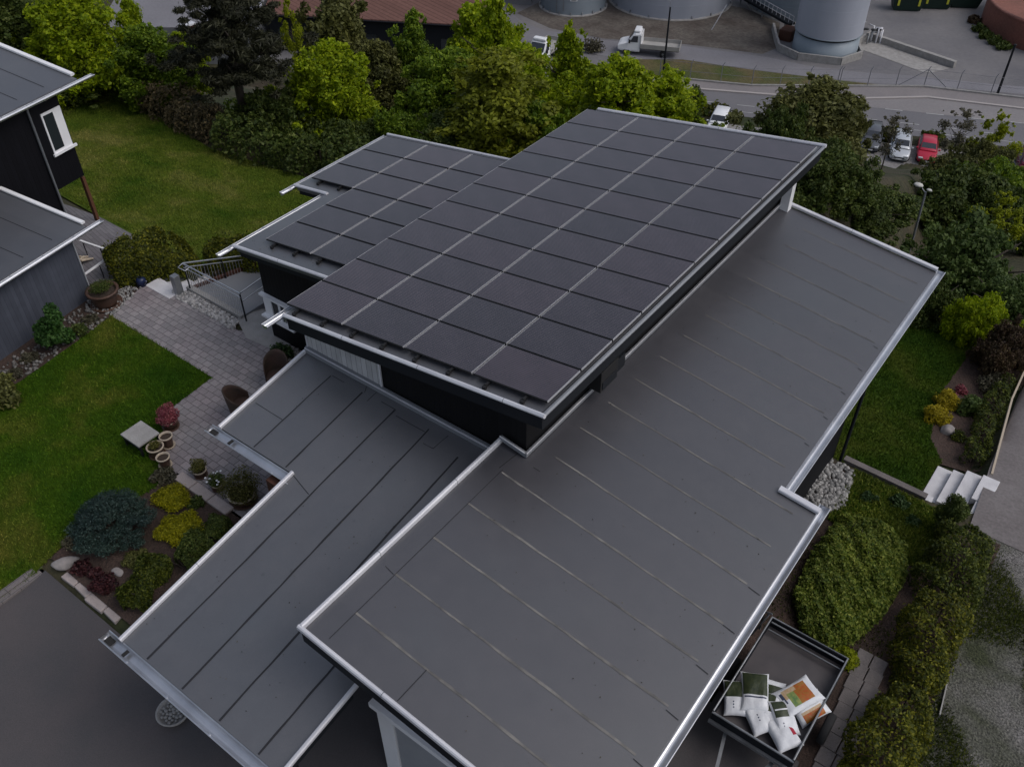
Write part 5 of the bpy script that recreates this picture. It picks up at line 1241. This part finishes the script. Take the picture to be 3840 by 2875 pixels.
# ------------------------------------------------------------------ street lamps
e = empty('street_lamp', (-5.75,33.3,hgt(-5.75,33.3)), 'slim grey garden street lamp with two small heads right of the side roof', 'lamp', 'street lamps')
MB().tube([(0,0,-.3),(-.02,0,1.5),(-.12,0,3.65)], [.06,.05,.04], 10).build('pole', 'trim2', e, (0,0,0))
MB().lathe([(.001,.06),(.11,.05),(.14,.0),(.1,-.04),(.001,-.05)], (-.45,.05,3.8), 16, sx=1.3).build('lamp_head', 'trim2l', e, (0,0,0)); MB().lathe([(.001,.05),(.06,.04),(.08,0),(.001,-.03)], (-.03,.05,3.72), 14, sx=1.4).build('lamp_head', 'trim2l', e, (0,0,0))
MB().tube([(-.12,0,3.6),(-.3,.03,3.74)], .025, 6).build('arm', 'trim2', e, (0,0,0))
e = empty('street_lamp', (-42.88,82.9,ZS), 'dark street lamp with a white head in front of the flatbed truck', 'lamp', 'street lamps')
MB().tube([(0,0,0),(0,0,7.1)], [.11,.08], 10).build('pole', 'fascia', e, (0,0,0)); MB().tube([(0,0,7.0),(-.05,-.02,7.6),(-.35,-.15,7.9),(-.6,-.25,7.9)], .035, 6).build('arm', 'trim2', e, (0,0,0)); MB().lathe([(.001,.14),(.2,.1),(.26,0),(.16,-.08),(.001,-.1)], (-.75,-.3,7.9), 14, sx=1.3).build('lamp_head', 'white', e, (0,0,0))
e = empty('street_lamp', (-13.9,98.94,ZS), 'dark street lamp pole by the fence at the brick wall', 'lamp', 'street lamps')
MB().tube([(0,0,0),(0,0,4.9)], [.13,.10], 10).build('pole', 'fascia', e, (0,0,0)); MB().lathe([(.001,.1),(.14,.07),(.16,0),(.001,-.05)], (0,0,4.95), 12).build('lamp_head', 'fascia', e, (0,0,0))

# ------------------------------------------------------------------ fences
MT['mesh'] = mat('fence_steel', (.22,.22,.24), .6, .3)
def fence(pts, h, label, step=3.1, brace=None):
    e = empty('fence', (*pts[0], ZS), label, 'fence', 'wire fences along the sidewalk')
    P = [Vector((*p, ZS)) for p in pts]; posts = []
    for a, b in zip(P, P[1:]):
        n = max(1, round((b-a).length/step)); posts += [a+(b-a)*k/n for k in range(n)]
    posts.append(P[-1])
    for p in posts: MB().tube([p+Vector((0,0,.0)), p+Vector((0,0,h)), p+Vector((.12,.2,h+.3))], .045, 6).build('fence_post', 'mesh', e)
    m = MB()
    for a, b in zip(posts, posts[1:]):
        for z in (h, h*.5, .15): m.tube([a+Vector((0,0,z)), b+Vector((0,0,z))], .018, 4)
        d = b-a; L = d.length; k = .0
        while k < L:
            for sg in (1, -1):
                q = k+(h if sg > 0 else 0); q0 = k+(0 if sg > 0 else h)
                if max(q, q0) <= L: m.tube([a+d.normalized()*q0+Vector((0,0,.1)), a+d.normalized()*q+Vector((0,0,h))], .004, 3)
            k += .3
    m.build('wire_mesh', 'mesh', e)
    if brace:
        for a, b in brace: MB().tube([a, b], .05, 6).build('brace', 'mesh', e)
fence([(-43.2,82.75),(-34.54,86.32),(-27.5,91.2)], 1.8, 'dark wire fence along the grass verge by the sidewalk')
ap = Vector((-20.4,96.4,ZS+1.8))
fence([(-27.3,91.3),(-20.4,96.4),(-11.5,99.55),(2,104)], 1.8, 'pale wire fence with two slanting braces at its corner', brace=[(ap, Vector((-22.6,94.8,ZS+.1))),(ap, Vector((-18.3,97.2,ZS+.1)))])

# ------------------------------------------------------------------ tanks and yard
def cam_side(c, r, da):  # point on a round wall, at angle from the camera side
    a = math.atan2(-c[1], -c[0])+da; return Vector((c[0]+r*math.cos(a), c[1]+r*math.sin(a), 0)), a
def tank(c, r, h, label, m='tank', plinth=None):
    e = empty('storage_tank', (*c, ZS), label, 'tank', 'storage tanks')
    if plinth:
        MB().lathe([(r,0),(r*.985,plinth),(.01,plinth)], n=56).build('plinth', 'tank_dark', e, (0,0,0))
        MB().lathe([(r*.96,plinth+.002),(r*.96,plinth+.25)], n=56).build('gap_ring', 'dark', e, (0,0,0))
        z0 = plinth+.22; R0 = r*1.02
    else: z0 = .12; R0 = r
    m2 = MB()
    k = z0
    while k < h-.1:
        m2.lathe([(R0,k),(R0,min(k+1.48,h))], n=64); m2.lathe([(R0,min(k+1.48,h)),(R0+.012,min(k+1.49,h)),(R0+.012,min(k+1.5,h)),(R0,min(k+1.51,h))], n=64); k += 1.5
    m2.build('shell', m, e, (0,0,0)); MB().lathe([(R0+.03,h),(R0*.5,h+.35),(.01,h+.5)], n=64).build('roof', m, e, (0,0,0))
    if plinth: MB().lathe([(R0+.015,z0),(R0+.05,z0),(R0+.05,z0+.1),(R0+.015,z0+.1)], n=56).build('ring', 'tank_dark', e, (0,0,0))
    if not plinth:
        MB().lathe([(R0+.25,0),(R0+.25,.14),(R0,.16)], n=56).build('foundation', 'concrete', e, (0,0,0))
        m3 = MB()
        for i in range(18):
            a = i*2*math.pi/18; m3.hexa([(q[0]*math.cos(a)-q[1]*math.sin(a), q[0]*math.sin(a)+q[1]*math.cos(a), q[2]) for q in ((R0,-.08,.14),(R0+.2,-.08,.14),(R0+.2,.08,.14),(R0,.08,.14),(R0,-.08,.45),(R0+.1,-.08,.45),(R0+.1,.08,.45),(R0,.08,.45))])
        m3.build('anchor', 'steel', e, (0,0,0))
    return e
t1 = tank((-62.2,94.9), 3.9, 9.5, 'blue-grey tank with a white sign, left in the tank row', 'tank_dark')
tank((-53.8,103.6), 7.3, 11, 'widest pale storage tank behind the flatbed truck')
tank((-39.9,111.4), 6.6, 11, 'grey-green tank half hidden behind the tall right tank', 'tank_dark')
tank((-32.3,99.6), 3.45, 13, 'tall narrow pale tank on a stepped base inside the low wall', plinth=2.0)
p, a = cam_side((0,0), 3.94, 0)
def on_tank(c, r, da, z, w, h, m, name, par, dr=.02):
    a0 = math.atan2(-c[1], -c[0])+da; t = Vector((-math.sin(a0), math.cos(a0), 0)); n = Vector((math.cos(a0), math.sin(a0), 0))
    o = Vector((c[0], c[1], ZS+z))+n*(r+dr); mm = MB(); mm.hexa([o-t*w/2-n*.02, o+t*w/2-n*.02, o+t*w/2+n*.0, o-t*w/2+n*.0]+[v+Vector((0,0,h)) for v in (o-t*w/2-n*.02, o+t*w/2-n*.02, o+t*w/2, o-t*w/2)])
    return mm.build(name, m, par)
C1 = (-62.2,94.9)
on_tank(C1, 3.92, .02, 1.75, .85, .95, 'white', 'sign', t1); on_tank(C1, 3.95, .02, 1.85, .62, .2, 'trim2', 'sign_mark', t1); on_tank(C1, 3.95, .02, 2.35, .5, .22, 'trim2', 'sign_mark', t1); on_tank(C1, 3.95, .02, 2.08, .14, .24, 'trim2', 'sign_mark', t1); on_tank(C1, 3.92, .02, 2.85, .8, .5, 'fascia', 'sign', t1)
on_tank(C1, 3.98, -.28, .6, .09, 8.5, 'steel', 'pipe', t1, .06); on_tank(C1, 3.98, -.5, 0.3, .09, 8.5, 'steel', 'pipe', t1, .06)
e = empty('bund_wall', (-35,96,ZS), 'low concrete wall around the tall narrow tank', 'wall')
m = MB(); bp = [(-39.3,101.6),(-37.6,98.6),(-36.2,96.3),(-33.5,95.2),(-29.3,96.6),(-28.2,99.6),(-29.8,102.4),(-29.5,106)]
for q, w in zip(bp, bp[1:]): m.bar((*q,ZS+.4),(*w,ZS+.4),.25,.8)
m.build('wall', 'concrete', e)
e = empty('walkway', (-43,104,ZS), 'dark raised pipe walkway between the wide tank and tall tank', 'walkway')
wa, wb = Vector((-46.8,107.2,ZS+1.1)), Vector((-37.2,101.6,ZS+1.1))
MB().bar(wa, wb, .9, .25).build('walkway_deck', 'fascia', e)
m = MB(); d = (wb-wa); n = 14
for k in range(n+1):
    p = wa+d*k/n; m.tube([p+Vector((.25,-.35,0)), p+Vector((.25,-.35,1.0))], .03, 5)
m.tube([wa+Vector((.25,-.35,1.0)), wb+Vector((.25,-.35,1.0))], .03, 5); m.tube([wa+Vector((.25,-.35,.5)), wb+Vector((.25,-.35,.5))], .03, 5); m.build('guard_rail', 'trim', e)
for k in (.1,.5,.9): p = wa+d*k; MB().tube([(p.x,p.y,ZS),(p.x,p.y,ZS+1.0)], .08, 6).build('support', 'steel', e)
e = empty('pipe_valves', (-29.2,104.6,ZS), 'cluster of pipes and valves right of the tall tank', 'valves')
for i in range(9):
    x, y = random.uniform(-1.2,1.2), random.uniform(-1.2,1.2); MB().tube([(x,y,0),(x,y,random.uniform(.8,2.0)),(x+random.uniform(-.8,.8),y+.4,random.uniform(.8,2))], .09, 7).build('pipe', 'steel' if i % 2 else 'trim', e, (0,0,0))
for i in range(5): MB().lathe([(.05,0),(.28,.0),(.28,.07),(.05,.07)], (random.uniform(-1,1),random.uniform(-1,1),random.uniform(1,1.9)), 12).build('hand_wheel', 'dark', e, (0,0,0))
o = MB().box(-37.6,-36.1,99.2,101,ZS,ZS+1.2).build('pump_housing', 'wood', bevel=.08); tag(o, 'rusty brown pump housing between the walkway end and tall tank', 'housing')
m = MB(); m.bar((-29.2,105.4,ZS+.35),(-19.4,103.0,ZS+.35),.5,.7); o = m.build('low_wall', 'concrete'); tag(o, 'low dark concrete wall along the pale loading pad', 'wall')
e = empty('steel_pipe', (-40.9,94.3,ZS), 'thin pale pole leaning at the right foot of the widest tank', 'pole'); MB().tube([(-3.2,4.5,2.6),(-4.0,3.2,.0)], .05, 6).build('pole', 'trim', e, (0,0,0))
# round brick wall and blue container
e = empty('brick_wall', (-11.9,121.2,ZS), 'curved red brick wall at the top right corner', 'wall')
MB().lathe([(9.6,-.5),(9.6,2.75)], n=96).build('wall', 'brick', e, (0,0,0)); MB().lathe([(9.66,2.73),(9.66,2.9),(9.2,2.9),(9.2,1.9),(.01,1.9)], n=96).build('coping', 'brick', e, (0,0,0))
MT['bluebox'] = mat('blue_container_paint', (.012,.09,.22), .5, var=(.5,(.02,.14,.30)))
e = empty('container', (-12.9,115.3,ZS), 'blue steel container standing inside the curved brick wall', 'container', rz=R(24))
MB().box(-3.0,3.0,-1.4,1.4,1.95,5.6).build('container_body', 'bluebox', e, (0,0,0), .05)
m = MB()
for i in range(14): m.box(-2.9+i*.44,-2.76+i*.44,-1.45,-1.4,2.1,5.45)
m.box(-3.05,3.05,-1.46,1.46,5.5,5.66); m.build('rib', 'bluebox', e, (0,0,0))
MT['skip'] = mat('dark_green_skip', (.010,.026,.020), .5); MT['yell'] = mat('yellow_mark', (.45,.45,.04), .6)
for i, (x, y) in enumerate(((-29.4,117.0),(-26.9,119.6),(-24.2,122.0))):
    e = empty('waste_skip', (x, y, ZS), ['nearest dark green waste skip with yellow marks','middle dark green waste skip','farthest dark waste skip at the top edge'][i], 'skip', 'waste skips in the yard', R(30))
    MB().hexa([(-1.5,-.8,.1),(1.5,-.8,.1),(1.5,.8,.1),(-1.5,.8,.1),(-2.0,-1.0,2.0),(2.0,-1.0,2.0),(2.0,1.0,2.0),(-2.0,1.0,2.0)]).build('skip_body', 'skip', e, (0,0,0), .04)
    m = MB(); m.bar((-2.05,-1.03,2.02),(2.05,-1.03,2.02),.1,.12); m.bar((-2.05,1.03,2.02),(2.05,1.03,2.02),.1,.12); m.build('rim', 'skip', e, (0,0,0))
    if i < 2: MB().box(-1.3,-1.05,-1.0,-.96,.7,1.7).box(1.05,1.3,-1.0,-.96,.7,1.7).build('mark', 'yell', e, (0,0,0))
# warehouse with tiled roof, white roofed building, kiosk
tv = Vector((.89,.46,0)).normalized(); nv = Vector((-tv.y, tv.x, 0))
e = empty('warehouse', (-70,70,ZS), 'long warehouse with a brown tiled roof behind the trees', 'building')
W0 = Vector((-60.6,74.5,0)); P4 = [W0, W0-tv*23, W0-tv*23+nv*14, W0+nv*14]; ZE = -19.5
MB().hexa([(p.x,p.y,ZS) for p in (P4[1],P4[0],P4[3],P4[2])]+[(p.x,p.y,ZE-.1) for p in (P4[1],P4[0],P4[3],P4[2])]).build('wall', 'fascia', e)
Q = lambda u, v, z: W0+tv*u+nv*v+Vector((0,0,z))
m = MB(); m.hexa([Q(-23.3,-.5,ZE-.1),Q(.5,-.5,ZE-.1),Q(.5,7,ZE+2.5),Q(-23.3,7,ZE+2.5),Q(-23.3,-.5,ZE+.15),Q(.5,-.5,ZE+.15),Q(.5,7,ZE+2.75),Q(-23.3,7,ZE+2.75)])
m.hexa([Q(-23.3,7.003,ZE+2.5),Q(.5,7.003,ZE+2.5),Q(.5,14.5,ZE-.1),Q(-23.3,14.5,ZE-.1),Q(-23.3,7.003,ZE+2.75),Q(.5,7.003,ZE+2.75),Q(.5,14.5,ZE+.15),Q(-23.3,14.5,ZE+.15)]); m.build('roof', 'tile', e)
m = MB(); m.tube([Q(-23.3,-.6,ZE),Q(.5,-.6,ZE)], .08, 6); m.build('gutter', 'fascia', e)
for i in range(5):
    p = Q(-3-i*4.5,-.02,0); MB().hexa([p+tv*x+nv*y+Vector((0,0,z)) for x, y, z in ((-1,-.05,ZS+1),(1,-.05,ZS+1),(1,.0,ZS+1),(-1,.0,ZS+1),(-1,-.05,ZS+2.4),(1,-.05,ZS+2.4),(1,.0,ZS+2.4),(-1,.0,ZS+2.4))]).build('window', 'glass', e)
MT['roofwhite'] = mat('pale_sheet_roof', (.40,.40,.45), .6, var=(.5,(.34,.34,.39)))
e = empty('shed', (-88,61,ZS), 'low building with a pale sheet roof at the top left beside the pine', 'building')
A4 = [(-83.7,57.2),(-79.2,60.4),(-88.5,72.5),(-93,69.3)]; B4 = [(-92.5,50.9),(-83.75,57.15),(-93.05,69.25),(-102,63)]
for q, mt in ((A4,'roofwhite'),(B4,'lane')):
    z = (-19.6,-19.6,-18.0,-18.0)
    MB().hexa([(x,y,ZS) for x, y in q]+[(x,y,k-.15) for (x, y), k in zip(q, z)]).build('wall', 'trim2', e)
    MB().hexa([(x,y,k-.145) for (x, y), k in zip(q, z)]+[(x,y,k) for (x, y), k in zip(q, z)]).build('roof', mt, e)
o = MB().box(-84.6,-83.5,55.4,56.5,ZS,-19.0).build('chimney_stack', 'wood'); tag(o, 'dark red brick chimney stack in front of the pale roof', 'chimney'); 
MB().box(-84.7,-83.4,55.3,56.6,-19.0,-18.85).build('cap', 'trim', o)
e = empty('low_building', (-70,91,ZS), 'low dark grey wall and shed between the tiled roof and the tanks', 'building')
MB().hexa([(-73,88.2,ZS),(-66.2,91.8,ZS),(-68.5,96,ZS),(-75.3,92.4,ZS),(-73,88.2,ZS+2.6),(-66.2,91.8,ZS+2.6),(-68.5,96,ZS+2.9),(-75.3,92.4,ZS+2.9)]).build('wall', 'trim2', e); MB().bar((-73,88.1,ZS+2.65),(-66.1,91.75,ZS+2.65),.2,.12).build('coping', 'concrete', e)

# ------------------------------------------------------------------ vehicles
def paint(name, c, metal=.2): return mat(name, c, .3, metal, .5)
MT['p_silver'] = paint('silver_car_paint', (.52,.54,.57), .35); MT['p_red'] = paint('red_car_paint', (.42,.016,.045), .05); MT['p_white'] = paint('white_car_paint', (.75,.76,.78), 0); MT['p_dark'] = paint('dark_grey_car_paint', (.10,.105,.12), .3); MT['p_maroon'] = paint('maroon_car_paint', (.10,.012,.03), .1)
MT['carglass'] = mat('car_glass', (.035,.04,.05), .08, spec=.6); MT['lamp'] = mat('headlamp_glass', (.6,.62,.64), .1, .3); MT['plate'] = mat('number_plate', (.75,.75,.75), .5); MT['tail'] = mat('tail_lamp', (.3,.01,.01), .2)
def loft(m, secs, smooth=True):
    n = len(secs[0]); vs = [p for s in secs for p in s]
    fs = [(i*n+k, i*n+k+1, (i+1)*n+k+1, (i+1)*n+k) for i in range(len(secs)-1) for k in range(n-1)]
    m.add(vs, fs, smooth); m.add(secs[0], [tuple(range(n))], False); m.add(secs[-1], [tuple(range(n-1,-1,-1))], False)
def car(x, y, rz, p, label, L=4.3, W=1.72, H=1.45, estate=True, group='cars parked by the road'):
    """nose points to -y before turning"""
    e = empty('parked_car', (x, y, ZS+.03), label, 'car', group, rz); w = W/2; m = MB()
    rows = [(-L/2,.62,.30,.55),(-L/2+.12,.86,.24,.66),(-L/2+.5,.97,.22,.76),(-L/2+1.0,1.,.22,.86),(-L/2+1.35,1.,.22,.93),(0,1.,.22,.96),(L/2-1.0,1.,.22,.97),(L/2-.4,.97,.24,.97),(L/2-.08,.9,.30,.92),(L/2,.78,.40,.75)]
    secs = []
    for yy, k, z0, z1 in rows: secs.append([(sx*w*k*q, yy, z) for sx, q, z in ((-1,.9,z0),(-1,1.,z0+.12),(-1,1.,z1-.18),(-1,.95,z1-.04),(-1,.80,z1),(1,.80,z1),(1,.95,z1-.04),(1,1.,z1-.18),(1,1.,z0+.12),(1,.9,z0))])
    loft(m, secs); body = m.build('body', p, e, (0,0,0))
    ye = L/2-.25 if estate else L/2-.75; m = MB()
    cab = [(-L/2+1.05,.82,.88),(-L/2+1.75,.74,H-.06),(-L/2+2.15,.72,H),(.5,.72,H),(ye-.35,.71,H-.04),(ye,.76,.98)]
    secs = [[(-w*k0*1.04 if z < 1 else -w*k0, yy, min(z,.93)) for _ in (0,)]+[(-w*.90,yy,.93),(-w*k0,yy,max(.94,z-.05)),(-w*k0*.86,yy,max(.945,z)),(w*k0*.86,yy,max(.945,z)),(w*k0,yy,max(.94,z-.05)),(w*.90,yy,.93)] for yy, k0, z in cab]
    loft(m, secs); m.build('roof', p, e, (0,0,0))
    def quad(ps, name, mt): MB().add(ps, [(0,1,2,3)]).build(name, mt, e, (0,0,0))
    y0, y1 = -L/2+1.08, -L/2+1.72; k = .76*w
    quad([(-k*1.02,y0-.015,.93),(k*1.02,y0-.015,.93),(k*.9,y1-.03,H-.04),(-k*.9,y1-.03,H-.04)], 'windscreen', 'carglass')
    quad([(k,ye+.02,1.0),(-k,ye+.02,1.0),(-k*.88,ye-.30,H-.02),(k*.88,ye-.30,H-.02)], 'rear_window', 'carglass')
    for sx in (-1, 1):
        quad([(sx*w*.915,y0+.15,.97),(sx*w*.915,ye-.12,.97),(sx*w*.755,ye-.42,H-.10),(sx*w*.755,y1+.12,H-.10)], 'side_window', 'carglass')
        MB().box(sx*w*.62-.19,sx*w*.62+.19,-L/2+.0,-L/2+.16,.56,.70).build('headlight', 'lamp', e, (0,0,0), .03)
        MB().box(sx*(w+.09)-.09,sx*(w+.09)+.09,-L/2+1.22,-L/2+1.34,.92,1.06).build('mirror', p, e, (0,0,0), .03)
        for yy in (-L/2+.82, L/2-.80):
            wh = MB().lathe([(.12,-.09),(.28,-.09),(.31,-.06),(.31,.06),(.28,.09),(.12,.09)], n=18).build('wheel', 'tyre', e, (0,0,0)); wh.rotation_euler = (0,R(90),0); wh.location = (sx*(w-.08), yy, .31)
            MB().lathe([(.001,-.07),(.18,-.08),(.2,.07),(.001,.08)], n=14).build('rim', 'steel', wh, (0,0,0))
    MB().box(-.42,.42,-L/2-.015,-L/2+.1,.44,.56).build('grille', 'dark', e, (0,0,0), .02); MB().box(-.26,.26,-L/2-.035,-L/2-.01,.33,.44).build('number_plate', 'plate', e, (0,0,0)); MB().box(-w*.8,w*.8,-L/2+.02,-L/2+.2,.2,.29).build('bumper', 'fascia', e, (0,0,0))
    return e
A = R(16)
car(-17.6, 81.25, A, 'p_silver', 'silver estate car parked between the hedge and the red car', 4.5, 1.74, 1.48)
car(-15.45, 81.95, A, 'p_red', 'bright red hatchback parked right of the silver car', 4.0, 1.66, 1.40)
car(-20.3, 81.4, A, 'p_dark', 'dark grey car half hidden by the olive tree', 4.4, 1.74, 1.45)
car(-23.4, 80.3, A, 'p_white', 'white car glimpsed through the large olive tree', 4.3, 1.72, 1.45)
car(-32.9, 75.9, A, 'p_white', 'white pickup-like car just above the highest roof edge', 4.4, 1.74, 1.5)
car(-7.6, 84.6, A, 'p_maroon', 'dark maroon car at the right edge behind the sparse tree', 4.3, 1.72, 1.45)
MT['bed'] = mat('truck_bed', (.36,.35,.33), .7, var=(2,(.30,.29,.28)))
def truck(x, y, rz, label, bedm, L=6.6):
    """nose to -x"""
    e = empty('flatbed_truck', (x, y, ZS+.03), label, 'truck', 'white trucks in the yard', rz); w = 1.0; m = MB()
    prof = [(-L/2,.55,1.05),(-L/2+.25,.45,1.2),(-L/2+.9,.42,1.38),(-L/2+1.0,.42,1.42),(-L/2+1.55,.42,2.2),(-L/2+1.8,.42,2.32),(-L/2+2.35,.42,2.34)]
    secs = [[(xx,-w*.96,z0),(xx,-w,z0+.15),(xx,-w*(.98 if z1 < 1.5 else .90),z1-.12),(xx,-w*.78,z1),(xx,w*.78,z1),(xx,w*(.98 if z1 < 1.5 else .90),z1-.12),(xx,w,z0+.15),(xx,w*.96,z0)] for xx, z0, z1 in prof]
    loft(m, secs, False); m.build('cab', 'p_white', e, (0,0,0), .03)
    MB().box(-L/2+1.6,-L/2+2.3,-w*.75,w*.75,2.34,2.62).build('air_deflector', 'p_white', e, (0,0,0), .12)
    def quad(ps, name, mt): MB().add(ps, [(0,1,2,3)]).build(name, mt, e, (0,0,0))
    quad([(-L/2+.99,-w*.80,1.46),(-L/2+.99,w*.80,1.46),(-L/2+1.52,w*.76,2.20),(-L/2+1.52,-w*.76,2.20)], 'windscreen', 'carglass')
    for sy in (-1, 1):
        quad([(-L/2+1.25,sy*(w*.975),1.42),(-L/2+2.1,sy*(w*.975),1.42),(-L/2+2.1,sy*(w*.925),2.06),(-L/2+1.6,sy*(w*.925),2.06)], 'side_window', 'carglass')
        MB().box(-L/2+1.15,-L/2+1.32,sy*1.12-.1,sy*1.12+.1,1.35,1.7).build('mirror', 'dark', e, (0,0,0), .02)
        MB().box(-L/2+.02,-L/2+.3,sy*.72-.16,sy*.72+.16,.8,1.02).build('headlight', 'lamp', e, (0,0,0), .03)
        for xx in (-L/2+.95, L/2-1.7):
            wh = MB().lathe([(.12,-.11),(.34,-.11),(.38,-.07),(.38,.07),(.34,.11),(.12,.11)], n=18).build('wheel', 'tyre', e, (0,0,0)); wh.rotation_euler = (R(90),0,0); wh.location = (xx, sy*.88, .38)
            MB().lathe([(.001,-.09),(.2,-.1),(.22,.09),(.001,.1)], n=14).build('rim', 'steel', wh, (0,0,0))
    MB().box(-L/2+2.4,L/2,-1.03,1.03,.82,.92).build('bed_floor', bedm, e, (0,0,0))
    MB().box(-L/2+2.4,L/2,-1.07,-1.03,.86,1.32).box(-L/2+2.4,L/2,1.03,1.07,.86,1.32).box(L/2-.04,L/2,-1.03,1.03,.92,1.32).build('drop_side', bedm, e, (0,0,0))
    MB().box(-L/2+2.40,-L/2+2.46,-1.03,1.03,.92,2.2).build('headboard', 'p_white', e, (0,0,0)); MB().box(-L/2+2.2,L/2-.1,-.45,.45,.55,.8).build('chassis', 'dark', e, (0,0,0))
    return e
truck(-47.2, 87.4, R(22), 'white flatbed truck with a long grey bed standing in the yard', 'bed')
truck(-55.6, 79.6, R(100), 'white truck mostly hidden behind the lime treetops', 'bed', 6.0)

# ------------------------------------------------------------------ camera, light, view
cam = bpy.data.cameras.new('camera'); co = bpy.data.objects.new('camera', cam); COL.objects.link(co)
pitch, roll, yaw = R(41.61125), R(-.3863), R(-37.12872)
fw = Vector((math.sin(yaw)*math.cos(pitch), math.cos(yaw)*math.cos(pitch), -math.sin(pitch)))
rt = Vector((math.cos(yaw), -math.sin(yaw), 0)); up = rt.cross(fw)
r2 = rt*math.cos(roll)+up*math.sin(roll); u2 = up*math.cos(roll)-rt*math.sin(roll)
M = Matrix((r2, u2, -fw)).transposed().to_4x4(); M.translation = Vector((0, 0, 15.9)); co.matrix_world = M
cam.sensor_width = 36; cam.lens = 36*3433.9/3840; cam.clip_end = 2000; cam.clip_start = .1
scene.camera = co
world = bpy.data.worlds.new('World'); scene.world = world; world.use_nodes = True
nt = world.node_tree; bg = nt.nodes['Background']; sky = nt.nodes.new('ShaderNodeTexSky'); sky.sky_type = 'NISHITA'; sky.sun_disc = False
SE, SA = R(52), R(70)
sky.sun_elevation = SE; sky.sun_rotation = SA; sky.dust_density = 3; sky.air_density = 1.0; sky.ozone_density = 1.0
hs = nt.nodes.new('ShaderNodeHueSaturation'); hs.inputs['Saturation'].default_value = .6
nt.links.new(sky.outputs[0], hs.inputs['Color']); nt.links.new(hs.outputs[0], bg.inputs[0]); bg.inputs[1].default_value = .10
sun = bpy.data.lights.new('sun', 'SUN'); sun.energy = .55; sun.angle = R(40); sun.color = (1, .97, .95)
so = bpy.data.objects.new('sun', sun); COL.objects.link(so)
d = Vector((math.sin(SA)*math.cos(SE), math.cos(SA)*math.cos(SE), math.sin(SE)))
so.rotation_euler = d.to_track_quat('Z', 'Y').to_euler()
vs = scene.view_settings; vs.view_transform = 'Standard'; vs.look = 'None'; vs.gamma = 1; vs.exposure = .42; vs.use_curve_mapping = False
scene.cycles.max_bounces = 6; scene.cycles.transparent_max_bounces = 4
scene.cycles.use_denoising = True
